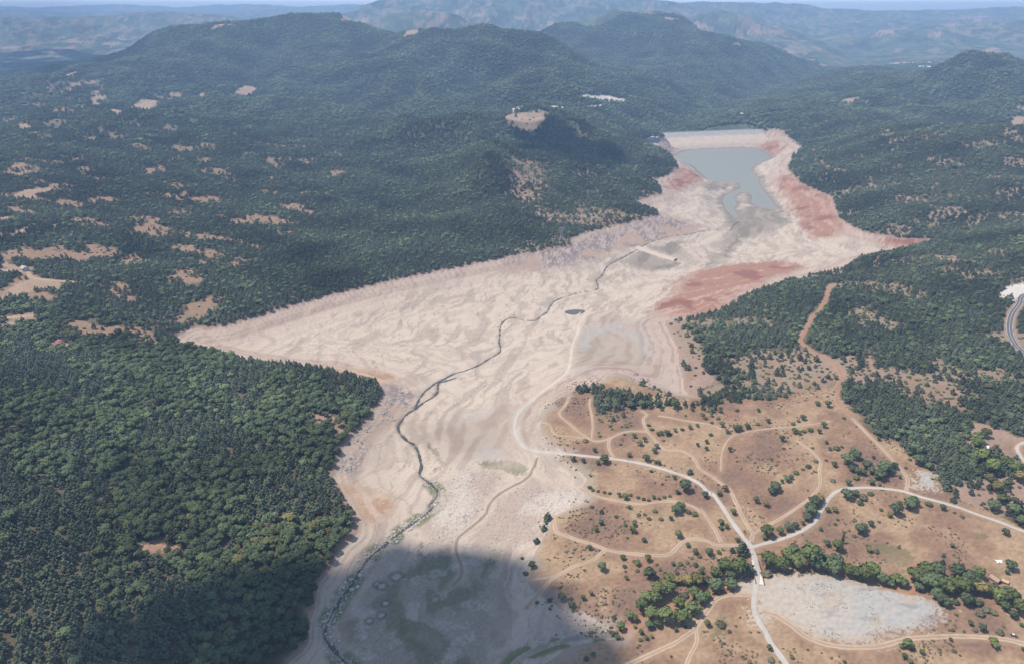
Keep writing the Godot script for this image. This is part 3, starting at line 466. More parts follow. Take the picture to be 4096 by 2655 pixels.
func bed_height(x: float, d: float, s: float) -> float:
	var f := valley_floor(d)
	var slope := 0.30
	slope = lerpf(slope, 0.07, smoothstep(-20.0, 90.0, x) * (1.0 - smoothstep(640.0, 960.0, d)))
	slope = lerpf(slope, 0.13, smoothstep(120.0, 260.0, x) * (1.0 - smoothstep(1000.0, 1200.0, d)) * smoothstep(640.0, 960.0, d))
	var to_dam := clampf((Vector2(x, d) - dam_line[0]).dot((dam_line[1] - dam_line[0]).normalized()), 0.0, (dam_line[1] - dam_line[0]).length())
	var off := (Vector2(x, d) - dam_line[0] - (dam_line[1] - dam_line[0]).normalized() * to_dam).length()
	slope = lerpf(1.6, slope, smoothstep(60.0, 190.0, off))
	var h := f * (1.0 - exp(s * slope / -f))
	# strandlines: the falling water left small steps on the banks; the floor is gently rolling mud
	h += 0.22 * sin(h * 4.2 + n_small.get_noise_2d(x, d) * 2.0) * smoothstep(0.0, -6.0, s)
	h += n_small.get_noise_2d(x * 0.6, d * 0.35) * 0.55 * smoothstep(-4.0, -40.0, s)
	if d > 1250.0:
		var l := look(g_lake, x, d)
		if l < 60.0:
			h = lerpf(LAKE_LEVEL + 0.35 + maxf(0.0, l) * 0.035, h, smoothstep(0.0, 60.0, l)) if l > 0.0 else LAKE_LEVEL + 0.3 + maxf(l * 0.12, -5.0)
	var w := look(g_stream, x, d)
	if w < 8.0:
		h -= 0.5 * (1.0 - smoothstep(-1.0, 8.0, w)) + 0.45 * (1.0 - smoothstep(-1.0, 1.5, w))
	return h


func survey() -> void:   # reads the plan into grids
	noise(n_big, 620.0, 3, 11)
	noise(n_mid, 260.0, 4, 5)
	noise(n_small, 34.0, 3, 23)
	noise(n_fine, 5.0, 3, 31)
	noise(n_gully, 420.0, 4, 17, true)
	for r in ridges:
		var b := Rect2(r[1][0].x, r[1][0].y, 0, 0)
		for p in r[1]:
			b = b.expand(Vector2(p.x, p.y))
		r.append(b.grow(r[0] * 3.2))
	g_shore = grid(-1000, 130, 1200, 2860, 8, 6000.0)
	signed_field(g_shore, shore)
	g_lake = grid(-100, 1240, 1000, 2760, 8, 400.0)
	signed_field(g_lake, lake_line)
	g_stream = grid(-420, 240, 520, 1700, 2, 60.0)
	for s in streams:
		stamp(g_stream, smooth_line(s[1], 4.0), s[0] * 0.5, 16.0)
	g_track = grid(-1000, 230, 860, 1250, 2, 60.0)
	for t in tracks:
		stamp(g_track, smooth_line(t[3], 4.0), t[1] * 0.5, 8.0)
	g_hill = grid(-2800, 100, 2800, 3400, 25, 0.0)
	fill_hills(g_hill)
	g_far = grid(-14000, 3100, 14000, 18500, 95, 60.0)
	fill_hills(g_far)


func fill_hills(g: Dictionary) -> void:
	var v: PackedFloat32Array = g.v
	for j in g.nd:
		for i in g.nx:
			v[j * g.nx + i] = ridge_height(g.x + i * g.c, g.d + j * g.c)
	g.v = v

# ---------------------------------------------------------------- nodes and names
var taken := {}
var rng := RandomNumberGenerator.new()


func numbered(called: String) -> String:
	var k: int = taken.get(called, 0)
	taken[called] = k + 1
	return called if k == 0 else "%s_%03d" % [called, k]


func thing(called: String, label: String, category: String, at: Vector3, turn := 0.0, group := "") -> Node3D:
	var o := Node3D.new()
	o.name = numbered(called)
	add_child(o)
	o.position = at
	o.rotation.y = turn
	tag(o, label, category, group)
	return o


func tag(o: Node, label: String, category: String, group := "") -> void:
	o.set_meta("label", label)
	o.set_meta("category", category)
	if group != "":
		o.set_meta("group", group)


func put(called: String, mesh: Mesh, mat: Material, parent: Node = self) -> MeshInstance3D:
	var o := MeshInstance3D.new()
	o.name = numbered(called) if parent == self else called
	o.mesh = mesh
	o.material_override = mat
	parent.add_child(o, true)
	return o


func struct(called: String, mesh: Mesh, mat: Material, label: String) -> MeshInstance3D:
	var o := put(called, mesh, mat)
	o.set_meta("kind", "structure")
	o.set_meta("label", label)
	return o


func paint(c: Color, rough := 0.9, spec := 0.3) -> StandardMaterial3D:
	var m := StandardMaterial3D.new()
	m.albedo_color = c.linear_to_srgb()
	m.roughness = rough
	m.metallic_specular = spec
	return m


func tinted(rough := 1.0, spec := 0.15) -> StandardMaterial3D:
	var m := paint(Color(1, 1, 1), rough, spec)
	m.vertex_color_use_as_albedo = true
	return m


func surface(v: PackedVector3Array, c: PackedColorArray, f: PackedInt32Array, n := PackedVector3Array()) -> ArrayMesh:
	var a := []
	a.resize(Mesh.ARRAY_MAX)
	a[Mesh.ARRAY_VERTEX] = v
	if c.size():
		a[Mesh.ARRAY_COLOR] = c
	if n.size():
		a[Mesh.ARRAY_NORMAL] = n
	a[Mesh.ARRAY_INDEX] = f
	var m := ArrayMesh.new()
	m.add_surface_from_arrays(Mesh.PRIMITIVE_TRIANGLES, a)
	return m


func box(st: SurfaceTool, lo: Vector3, hi: Vector3, turn := Transform3D.IDENTITY) -> void:
	st.set_smooth_group(-1)
	var p := []
	for k in 8:
		p.append(turn * Vector3(hi.x if k & 1 else lo.x, hi.y if k & 2 else lo.y, hi.z if k & 4 else lo.z))
	for q in [[0, 1, 3, 2], [5, 4, 6, 7], [4, 0, 2, 6], [1, 5, 7, 3], [2, 3, 7, 6], [4, 5, 1, 0]]:
		quad(st, p[q[0]], p[q[1]], p[q[2]], p[q[3]])


func quad(st: SurfaceTool, a: Vector3, b: Vector3, c: Vector3, d: Vector3) -> void:   # wound so that the front faces the way a-d-c-b turns
	for p in [a, d, c, a, c, b]:
		st.add_vertex(p)


func bar(st: SurfaceTool, a: Vector3, b: Vector3, r0: float, r1: float, sides := 5) -> void:
	st.set_smooth_group(-1)
	var y := (b - a).normalized()
	var x := y.cross(Vector3(0.31, 0.2, 0.93)).normalized()
	var z := x.cross(y)
	for k in sides:
		var t0 := TAU * k / sides
		var t1 := TAU * (k + 1) / sides
		var d0 := x * cos(t0) + z * sin(t0)
		var d1 := x * cos(t1) + z * sin(t1)
		quad(st, a + d0 * r0, a + d1 * r0, b + d1 * r1, b + d0 * r1)
		for p in [b + d0 * r1, b + d1 * r1, b]:
			st.add_vertex(p)


func begin() -> SurfaceTool:
	var st := SurfaceTool.new()
	st.begin(Mesh.PRIMITIVE_TRIANGLES)
	return st


func done(st: SurfaceTool) -> ArrayMesh:
	st.generate_normals()
	return st.commit()


func ground_at(x: float, d: float) -> Vector3:
	return Vector3(x, height(x, d), -d)


# ---------------------------------------------------------------- base colours of the ground (linear, dry and sunless)
const MUD := Color(0.390, 0.328, 0.276)
const SILT := Color(0.280, 0.233, 0.198)
const WETMUD := Color(0.172, 0.150, 0.128)
const REDSOIL := Color(0.250, 0.142, 0.104)
const ORANGESOIL := Color(0.275, 0.182, 0.125)
const ROCK := Color(0.192, 0.157, 0.150)
const GRASS := Color(0.204, 0.130, 0.088)
const STRAW := Color(0.258, 0.182, 0.120)
const EARTH := Color(0.163, 0.106, 0.080)
const SPROUT := Color(0.106, 0.106, 0.054)
const LITTER := Color(0.105, 0.088, 0.06)
const LEAF_FAR := Color(0.066, 0.086, 0.060)
const FIELD := Color(0.256, 0.186, 0.138)


func soft(list: Array, p: Vector2, r: float) -> float:   # share of four nearby points inside: areas blend into each other
	var k := 0.0
	for o in [Vector2(1, 0.3), Vector2(-0.3, 1), Vector2(-1, -0.3), Vector2(0.3, -1)]:
		if within(list, p + o * r):
			k += 0.25
	return k


func ground_color(x: float, d: float, h: float, s: float) -> Color:
	var p := Vector2(x, d)
	var a := n_small.get_noise_2d(x, d)
	var b := n_small.get_noise_2d(x * 0.31 + 900.0, d * 0.31)
	var f := n_fine.get_noise_2d(x, d)
	var wob := 3.0 + d * 0.006
	var q := p + Vector2(a + f * 0.6, b - f * 0.6) * wob
	var c: Color
	if s < 0.0 and d < 2760.0:
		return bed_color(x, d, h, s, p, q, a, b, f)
	if d > 2300.0 and s >= 0.0:
		return hill_color(x, d, q, a, b, f)
	var in_meadow := within(meadow_areas, q)
	if in_meadow:
		c = GRASS.lerp(STRAW, smoothstep(-0.15, 0.55, b + 0.35 * a))
		c = c.lerp(EARTH, smoothstep(0.0, 0.6, -b + 0.5 * n_small.get_noise_2d(x * 0.6, d * 0.6 + 400.0)))
		c = c * (1.0 + 0.24 * f + 0.10 * a + 0.10 * n_fine.get_noise_2d(x * 0.35, d * 0.9))
		if within(flat_areas, q + Vector2(a + f, b - f) * 5.0):
			var g := Color(0.315, 0.292, 0.268).lerp(Color(0.282, 0.274, 0.264), smoothstep(-0.35, 0.4, n_small.get_noise_2d(x * 0.35 + d * 0.2, d * 0.9 + 77.0)))
			g = g.lerp(Color(0.315, 0.255, 0.19), smoothstep(0.3, 0.6, n_small.get_noise_2d(x * 0.7 + 50.0, d * 1.1)) * 0.6)
			g = g.lerp(Color(0.20, 0.197, 0.195), smoothstep(0.3, 0.6, n_small.get_noise_2d(x * 0.8 - 50.0, d * 2.2)) * 0.7)
			g = g.lerp(Color(0.30, 0.255, 0.215), 1.0 - smoothstep(2.0, 12.0, look(g_track, x, d) + a * 4.0))
			g = g.lerp(Color(0.335, 0.29, 0.25), 0.7 * (1.0 - smoothstep(205.0, 255.0, x + a * 30.0)))
			g = g.lerp(Color(0.315, 0.245, 0.18), (1.0 - soft(flat_areas, q, 7.0)) * 0.8)
			return g * (1.0 + 0.16 * f)
		var t := look(g_track, x, d)
		if t < 6.0:
			c = c.lerp(STRAW, 0.5 * (1.0 - smoothstep(0.0, 4.0, t + a * 2.0)))
		if within(green_areas, q):
			c = c.lerp(SPROUT, 0.55 + 0.4 * a)
		if s < 14.0:
			c = c.lerp(SILT, (1.0 - smoothstep(1.0, 12.0, s + a * 8.0)) * 0.7)
		if within(stony_areas, q):
			c = c.lerp(Color(0.352, 0.301, 0.262), 0.35 + 0.5 * smoothstep(-0.1, 0.4, a + f))
		var w := look(g_stream, x, d)
		if w < 8.0:
			c = c.lerp(Color(0.269, 0.154, 0.102), (1.0 - smoothstep(1.0, 8.0, w)) * 0.7)
		return c
	if within(white_areas, q):
		return Color(0.422, 0.397, 0.374) * (1.0 + 0.12 * f)
	if within(fields_areas, q):
		return FIELD * (1.0 + 0.1 * a + 0.1 * f)
	c = LITTER.lerp(Color(0.085, 0.072, 0.045), smoothstep(0.0, 0.5, a)) * (1.0 + 0.2 * f)
	for r in scrub_areas:
		if within(r[1], q):
			c = (Color(0.230, 0.163, 0.131) if d > 480.0 else Color(0.256, 0.163, 0.118)).lerp(Color(0.198, 0.138, 0.096), smoothstep(-0.2, 0.4, b)) * (1.0 + 0.2 * f + 0.1 * a)
			break
	if x > 0.0 and d > 700.0:
		c = c.lerp(Color(0.215, 0.165, 0.125) * (1.0 + 0.2 * f), 0.8 * smoothstep(-0.05, 0.05, thin_wood(x, d)))
	if x < -430.0 and d > 820.0:
		c = c.lerp(Color(0.211, 0.144, 0.102) * (1.0 + 0.2 * f), smoothstep(-0.02, 0.12, open_land(x, d)))
	if s < 12.0:
		c = c.lerp(ROCK.lerp(ORANGESOIL, 0.5), 1.0 - smoothstep(1.0, 10.0, s + a * 6.0))
	var t2 := look(g_track, x, d)
	if t2 < 3.0:
		c = c.lerp(Color(0.269, 0.173, 0.122), 1.0 - smoothstep(0.0, 3.0, t2))
	if d > 1500.0:
		c = c.lerp(LEAF_FAR, 0.45 * smoothstep(1500.0, 2300.0, d))
	return c


func open_land(x: float, d: float) -> float:   # fallow strips between the woods of the left valley
	return n_mid.get_noise_2d(x * 1.6 + d * 0.5, d * 2.2 - 300.0) - 0.2


func hill_color(x: float, d: float, q: Vector2, a: float, b: float, f: float) -> Color:
	if within(white_areas, Vector2(x, d)):
		return Color(0.45, 0.40, 0.36) * (1.0 + 0.3 * a)
	if d > 0.0:
		if within(fields_areas, q):
			return FIELD * (1.0 + 0.12 * a)
	for r in scrub_areas:
		if within(r[1], q):
			return Color(0.256, 0.192, 0.150) * (1.0 + 0.25 * f)
	var c := LEAF_FAR * (1.0 + 0.35 * b + 0.4 * a + 0.6 * n_mid.get_noise_2d(x * 0.7, d * 0.7))
	if x < -1250.0 and d < 3200.0:
		c = c.lerp(Color(0.192, 0.138, 0.096), smoothstep(0.0, 0.12, open_land(x, d)) * 0.9)
	if d > 5200.0:
		# far slopes are parcelled into woods and stubble fields
		var m := n_mid.get_noise_2d(x * 0.5, d * 0.22)
		var o := n_mid.get_noise_2d(x * 2.4 + 300.0, d * 1.1 + 100.0)
		c = c.lerp(FIELD * (1.0 + 0.3 * a), smoothstep(0.3, 0.36, o + 0.6 * m) * smoothstep(5200.0, 6200.0, d) * 0.55)
	return c


func bed_color(x: float, d: float, h: float, s: float, p: Vector2, q: Vector2, a: float, b: float, f: float) -> Color:
	# drawn-out streaks of silt along the old current, thin dark creases, strandlines on the banks
	var bend := n_mid.get_noise_2d(x, d) * 34.0
	var u := x - d * 0.22 + bend
	var v := d + x * 0.25 + bend * 0.6
	var streak := n_small.get_noise_2d(u * 1.35, v * 0.2)
	var crease := 1.0 - absf(n_small.get_noise_2d(u * 0.95 + 500.0, v * 0.17))
	var vein := 1.0 - absf(n_small.get_noise_2d(u * 2.4 - 90.0 + a * 5.0, v * 0.36))
	var c := MUD.lerp(SILT, 0.75 * smoothstep(0.16, 0.34, streak + 0.3 * b + 0.12 * f))
	c = c.lerp(SILT * 0.7, smoothstep(0.965, 0.995, crease) * 0.75)
	c = c.lerp(SILT * 0.8, smoothstep(0.955, 0.99, vein) * 0.5 * smoothstep(-0.2, 0.2, b))
	var thin := 1.0 - absf(n_small.get_noise_2d(u * 4.4 + 30.0 + a * 6.0, v * 0.7))
	c = c.lerp(SILT * 0.62, smoothstep(0.965, 0.99, thin) * 0.6 * smoothstep(0.0, 0.35, streak + b))
	var ring := smoothstep(0.1, 0.22, n_small.get_noise_1d(h * 60.0 + a * 7.0))
	c = c.lerp(SILT * 0.9, ring * 0.4 * smoothstep(-4.0, -14.0, s))
	var j := p + Vector2(a * 0.7 + streak + f * 0.4, b + f * 0.4) * (5.0 + d * 0.007)
	var grey := soft(grey_areas, j, 14.0)
	if grey > 0.0:
		var g := Color(0.285, 0.24, 0.204).lerp(Color(0.24, 0.19, 0.158), smoothstep(-0.25, 0.35, streak))
		c = c.lerp(g.lerp(Color(0.275, 0.262, 0.245), smoothstep(0.1, 0.5, b)), grey)
	var bank := smoothstep(-75.0, -6.0, s)
	var shelf := smoothstep(0.0, 0.2, n_small.get_noise_1d(h * (16.0 if d > 800.0 else 30.0) + a * 6.0))
	if d > 700.0:
		c = c.lerp(Color(0.325, 0.25, 0.212).lerp(Color(0.22, 0.16, 0.135), shelf), bank * 0.75)
	else:
		c = c.lerp(Color(0.31, 0.255, 0.212).lerp(Color(0.215, 0.168, 0.137), shelf), bank * (0.75 if x < 0.0 else 0.3))
	var k := soft(rocky_areas, j, 9.0)
	if k > 0.0:
		var g := ROCK.lerp(Color(0.27, 0.22, 0.2), smoothstep(-0.3, 0.5, a + f)) * (1.0 + 0.35 * f)
		c = c.lerp(g.lerp(Color(0.285, 0.21, 0.17), smoothstep(0.1, 0.5, b)), k)
	k = soft(red_areas, j, 16.0)
	if k > 0.0:
		var g := REDSOIL.lerp(Color(0.33, 0.225, 0.19), smoothstep(0.0, 0.9, streak * 0.6 + shelf * 0.9 - 0.3)) * (1.0 + 0.08 * f)
		c = c.lerp(g.lerp(Color(0.19, 0.092, 0.072), smoothstep(0.1, 0.5, -b)), smoothstep(0.1, 0.8, k))
	k = soft(orange_areas, j, 7.0)
	if k > 0.0:
		c = c.lerp(ORANGESOIL.lerp(Color(0.345, 0.262, 0.205), smoothstep(-0.2, 0.6, shelf + a * 0.6)) * (1.0 + 0.08 * f), k)
	k = soft(wet_areas, j, 9.0)
	if k > 0.0:
		c = c.lerp(WETMUD.lerp(Color(0.235, 0.2, 0.168), smoothstep(-0.3, 0.4, streak)), smoothstep(0.1, 0.8, k))
	k = soft(stony_areas, j, 7.0)
	if k > 0.0:
		c = c.lerp(Color(0.30, 0.24, 0.205).lerp(Color(0.37, 0.325, 0.29), smoothstep(-0.1, 0.5, b + 0.3 * f)) * (1.0 + 0.22 * n_fine.get_noise_2d(x * 1.8, d * 1.8)), k)
	k = soft(cloud_shaded_mud_areas, j, 8.0)  # grey-green delta mud, its colour darkened where the cloud shadow falls
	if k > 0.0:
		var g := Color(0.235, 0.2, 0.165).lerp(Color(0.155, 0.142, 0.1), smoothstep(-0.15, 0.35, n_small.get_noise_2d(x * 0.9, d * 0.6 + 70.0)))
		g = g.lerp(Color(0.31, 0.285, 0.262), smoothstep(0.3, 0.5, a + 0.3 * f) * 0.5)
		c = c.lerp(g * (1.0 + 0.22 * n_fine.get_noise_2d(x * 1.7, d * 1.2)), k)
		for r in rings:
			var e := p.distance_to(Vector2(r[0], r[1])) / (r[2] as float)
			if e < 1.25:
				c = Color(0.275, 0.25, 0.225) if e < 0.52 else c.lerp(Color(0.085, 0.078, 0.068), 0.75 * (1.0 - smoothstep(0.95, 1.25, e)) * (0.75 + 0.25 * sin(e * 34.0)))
	if within(green_areas, q):
		c = c.lerp(SPROUT, 0.5 + 0.35 * a)
	if d > 1240.0:
		var l := look(g_lake, x, d)
		if l < 26.0:
			c = c.lerp(Color(0.186, 0.163, 0.141), 1.0 - smoothstep(1.0, 22.0, l + a * 10.0))
	var w := look(g_stream, x, d)
	if w < 10.0:
		c = c.lerp(Color(0.160, 0.138, 0.115), 0.6 * (1.0 - smoothstep(-0.5, 1.8, w + a * 2.0)))
		if d < 560.0 and w > 0.6:
			c = c.lerp(Color(0.096, 0.115, 0.048), smoothstep(0.0, 0.35, a + 0.15) * (1.0 - smoothstep(4.0, 9.0, w)) * 0.85)
	var t := look(g_track, x, d)
	if t < 7.0:
		c = c.lerp(MUD, 0.4 * (1.0 - smoothstep(0.0, 6.0, t)))
	return c * (1.0 + 0.06 * f + 0.05 * a)


# ---------------------------------------------------------------- the ground as one sheet, finer near the drone, split where the bed, the slopes and the far hills meet
const ACROSS := 860
var row_d := PackedFloat32Array()
var row_v := []
var row_c := []
var row_s := []


const FLANK := [6000.0, 2600.0, 1200.0, 600.0, 300.0, 130.0, 50.0]


func ground_row(j: int) -> void:
	var d := row_d[j]
	var half := 0.72 * maxf(d, 200.0) + 170.0
	var v := PackedVector3Array()
	var c := PackedColorArray()
	var k := PackedByteArray()
	v.resize(ACROSS)
	c.resize(ACROSS)
	k.resize(ACROSS)
	var n := FLANK.size()
	var fine := ACROSS - 2 * n
	for i in ACROSS:
		var x := 0.0
		if i < n:
			x = -half - FLANK[i]
		elif i >= ACROSS - n:
			x = half + FLANK[ACROSS - 1 - i]
		else:
			x = half * (2.0 * (i - n) / (fine - 1.0) - 1.0)
		var s := look(g_shore, x, d)
		var h := height(x, d)
		v[i] = Vector3(x, h, -d)
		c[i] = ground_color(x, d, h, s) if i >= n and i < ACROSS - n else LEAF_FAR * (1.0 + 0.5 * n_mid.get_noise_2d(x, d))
		k[i] = 0 if s < 0.0 and d < 2760.0 else 1 if d < 3000.0 else 2
	row_v[j] = v
	row_c[j] = c
	row_s[j] = k


func build_ground() -> void:
	for k in [-4000.0, -1500.0, -600.0, -250.0, -80.0, 20.0, 80.0, 110.0, 130.0, 150.0, 170.0, 185.0]:
		row_d.append(k)
	var d := 200.0
	while d < 18000.0:
		row_d.append(d)
		d *= 1.0031 if d < 900.0 else 1.0056
	var rows := row_d.size()
	for a in [row_v, row_c, row_s]:
		a.resize(rows)
	WorkerThreadPool.wait_for_group_task_completion(WorkerThreadPool.add_group_task(ground_row, rows))
	var names := ["reservoir_bed", "hillside", "far_hills"]
	var says := ["dry pale mud bed of the drained reservoir with red banks", "wooded slopes and dry meadow round the drained reservoir", "hazy blue wooded hills and stubble fields beyond the dam"]
	var mats := [tinted(0.95), tinted(1.0), tinted(1.0)]
	for kind in 3:
		var v := PackedVector3Array()
		var c := PackedColorArray()
		var n := PackedVector3Array()
		var f := PackedInt32Array()
		var before := PackedInt32Array()
		for j in rows:
			var here := PackedInt32Array()
			here.resize(ACROSS)
			here.fill(-1)
			var any: bool = (row_s[j] as PackedByteArray).has(kind) or (j + 1 < rows and (row_s[j + 1] as PackedByteArray).has(kind)) or (j > 0 and (row_s[j - 1] as PackedByteArray).has(kind))
			if any:
				var r: PackedVector3Array = row_v[j]
				var r0: PackedVector3Array = row_v[maxi(j - 1, 0)]
				var r1: PackedVector3Array = row_v[mini(j + 1, rows - 1)]
				var rc: PackedColorArray = row_c[j]
				var k0: PackedByteArray = row_s[j]
				var kb: PackedByteArray = row_s[maxi(j - 1, 0)]
				var ka: PackedByteArray = row_s[mini(j + 1, rows - 1)]
				for i in ACROSS:
					var e := maxi(i - 1, 0)
					if k0[i] == kind or kb[i] == kind or k0[e] == kind or kb[e] == kind or ka[i] == kind:
						here[i] = v.size()
						v.append(r[i])
						c.append(rc[i])
						n.append((r[mini(i + 1, ACROSS - 1)] - r[e]).cross(r1[i] - r0[i]).normalized())
						if j > 0 and i > 0 and kb[e] == kind and before[i] >= 0 and before[e] >= 0 and here[e] >= 0:
							var p := before[e]
							var q := before[i]
							f.append_array(PackedInt32Array([p, here[e], here[i], p, here[i], q]))
			before = here
		struct(names[kind], surface(v, c, f, n), mats[kind], says[kind])


# ---------------------------------------------------------------- water, tracks
func ribbon(line: PackedVector2Array, width: float, lift: float, tone: Callable, fall := 0.25, rag := 0.16) -> ArrayMesh:
	var across := PackedFloat32Array([-0.5, -0.42, -0.27, -0.1, 0.1, 0.27, 0.42, 0.5])
	var v := PackedVector3Array()
	var c := PackedColorArray()
	var f := PackedInt32Array()
	var n := across.size()
	for k in line.size():
		var t := (line[mini(k + 1, line.size() - 1)] - line[maxi(k - 1, 0)]).normalized()
		var side := Vector2(t.y, -t.x)
		var wide := width * (1.0 + rag * n_small.get_noise_2d(line[k].x * 2.0, line[k].y * 2.0) + rag * 0.7 * n_fine.get_noise_2d(line[k].x, line[k].y))
		wide = maxf(wide, width * 0.3)
		for i in n:
			var p := line[k] + side * across[i] * wide
			var y := height(p.x, p.y) + lift
			if rag > 0.3:
				y = height(line[k].x, line[k].y) + lift
			if bridge_at.distance_to(line[k]) < 15.0:
				y = maxf(y, bridge_y)
			if i == 0 or i == n - 1:
				y -= fall
			v.append(Vector3(p.x, y, -p.y))
			c.append(tone.call(p, across[i]))
			if k > 0 and i > 0:
				var o := k * n + i
				f.append_array(PackedInt32Array([o - n - 1, o - 1, o, o - n - 1, o, o - n]))
	var st := SurfaceTool.new()
	st.create_from(surface(v, c, f), 0)
	st.generate_normals()
	return st.commit()


var bridge_at := Vector2(189, 423)
var bridge_y := 7.3


func build_tracks() -> void:
	var labels := {
		"gravel_road": "pale grey gravel road curving off the bed through the crossroads", "gravel_lane": "grey gravel lane winding east from the crossroads", "forest_track": "red brown dirt track climbing into the pine forest", "field_track": "two rut track looping north through the upper field",
		"upper_track": "dirt track from the pine grove down to the crossroads", "loop_track": "dirt track curling past the bush below the pine grove", "shore_track": "narrow track along the old shoreline bluff", "grove_track": "two thin ruts along the west edge of the grove",
		"link_track": "short dirt spur joining the gravel road to the loop", "meadow_track": "dirt track along the hedge across the lower meadow", "lower_track": "dirt track across the lower meadow ending at the crossroads", "valley_track": "dirt track dropping from the meadow into the cloud shadow",
		"side_track": "faint ruts leaving the valley track westwards", "south_track": "dirt track running past the broadleaf grove to the bridge", "fork_track": "thin track forking south of the broadleaf grove", "quarry_track": "dirt track round the southern rim of the grey gravel flat", "bed_track": "dark damp track down across the stony bed", "east_road": "pale dirt road curving at the eastern field edge", "field_rut": "faint twin ruts crossing the upper dry field", "straw_track": "straw coloured track east of the pine grove",
		"valley_road": "pale dirt road crossing the left valley", "wood_road": "short dirt road through the left woods",
		"hill_road": "asphalt road curving along the forested slope",
	}
	for t in tracks:
		var kind: int = t[2]
		var tone := func(p: Vector2, e: float) -> Color:
			var a := n_small.get_noise_2d(p.x, p.y)
			var f := n_fine.get_noise_2d(p.x * 1.5, p.y * 1.5)
			var c: Color = [Color(0.345, 0.322, 0.300), Color(0.365, 0.285, 0.218), Color(0.235, 0.195, 0.165), Color(0.100, 0.100, 0.105)][kind]
			if kind == 1 and t[0] == "forest_track" and p.y > 640.0:
				c = Color(0.272, 0.160, 0.116)
			if kind == 0 and p.y > 720.0:
				c = Color(0.408, 0.347, 0.303)
			if kind == 3:
				return c * (1.0 + 0.15 * f) if absf(e) < 0.45 else Color(0.306, 0.286, 0.265)
			if kind > 0 and absf(e) < 0.15:
				c = c.lerp(GRASS, 0.55)
			if absf(e) > 0.4:
				c = c.lerp(GRASS if kind == 1 else c * 0.85, 0.4)
			return c * (1.0 + 0.1 * a + 0.12 * f)
		var o := struct("dirt_track" if kind in [1, 2] else "gravel_road" if kind == 0 else "asphalt_road", ribbon(smooth_line(t[3], 3.0), t[1], 0.16, tone), tinted(1.0), labels[t[0]])
		if kind == 3:
			var white := func(_p: Vector2, _e: float) -> Color: return Color(0.510, 0.510, 0.496)
			for e in [-0.36, 0.0, 0.36]:
				var line := smooth_line(t[3], 3.0)
				var moved := PackedVector2Array()
				for k in line.size():
					var dir := (line[mini(k + 1, line.size() - 1)] - line[maxi(k - 1, 0)]).normalized()
					moved.append(line[k] + Vector2(dir.y, -dir.x) * e * t[1])
				put("road_line", ribbon(moved, 0.3, 0.19, white, 0.01), tinted(0.8), o)


func build_water() -> void:
	var water := paint(Color(0.19, 0.195, 0.172), 0.4, 0.22)
	var b := Rect2(lake_line[0], Vector2.ZERO)
	for p in lake_line:
		b = b.expand(p)
	b = b.grow(60.0)
	struct("lake", sheet(Geometry2D.offset_polygon(lake_line, 14.0)[0], LAKE_LEVEL), water, "shrunken grey green lake in front of the dam")
	var y := 1e6
	for p in pond_line:
		y = minf(y, height(p.x, p.y))
	struct("pond", sheet(smooth_ring(pond_line), height(pond_line[3].x, pond_line[3].y) + 0.35), paint(Color(0.085, 0.082, 0.075), 0.2), "small dark almond shaped pool on the pale mud")
	var dark := paint(Color(0.06, 0.06, 0.052), 0.22)
	for k in 2:
		var none := func(_p: Vector2, _e: float) -> Color: return Color.WHITE
		struct("stream", ribbon(smooth_line(streams[k][1], 3.0), streams[k][0] * 0.9, 0.30, none, 0.0, 1.35), dark, ["dark braided stream winding down the mud to the lake", "dark boulder lined stream along the foot of the near forest"][k])


func smooth_ring(p: PackedVector2Array) -> PackedVector2Array:
	var r := PackedVector2Array()
	for k in p.size():
		var q := p[(k + 1) % p.size()]
		r.append(p[k].lerp(q, 0.25))
		r.append(p[k].lerp(q, 0.75))
	return r


func sheet(p: PackedVector2Array, y: float) -> ArrayMesh:
	var st := begin()
	var t := Geometry2D.triangulate_polygon(p)
	for k in range(0, t.size(), 3):
		var tri := [p[t[k]], p[t[k + 1]], p[t[k + 2]]]
		if (tri[1] - tri[0]).cross(tri[2] - tri[0]) > 0.0:
			tri.reverse()
		for q in tri:
			st.set_normal(Vector3.UP)
			st.add_vertex(Vector3(q.x, y, -q.y))
	return st.commit()


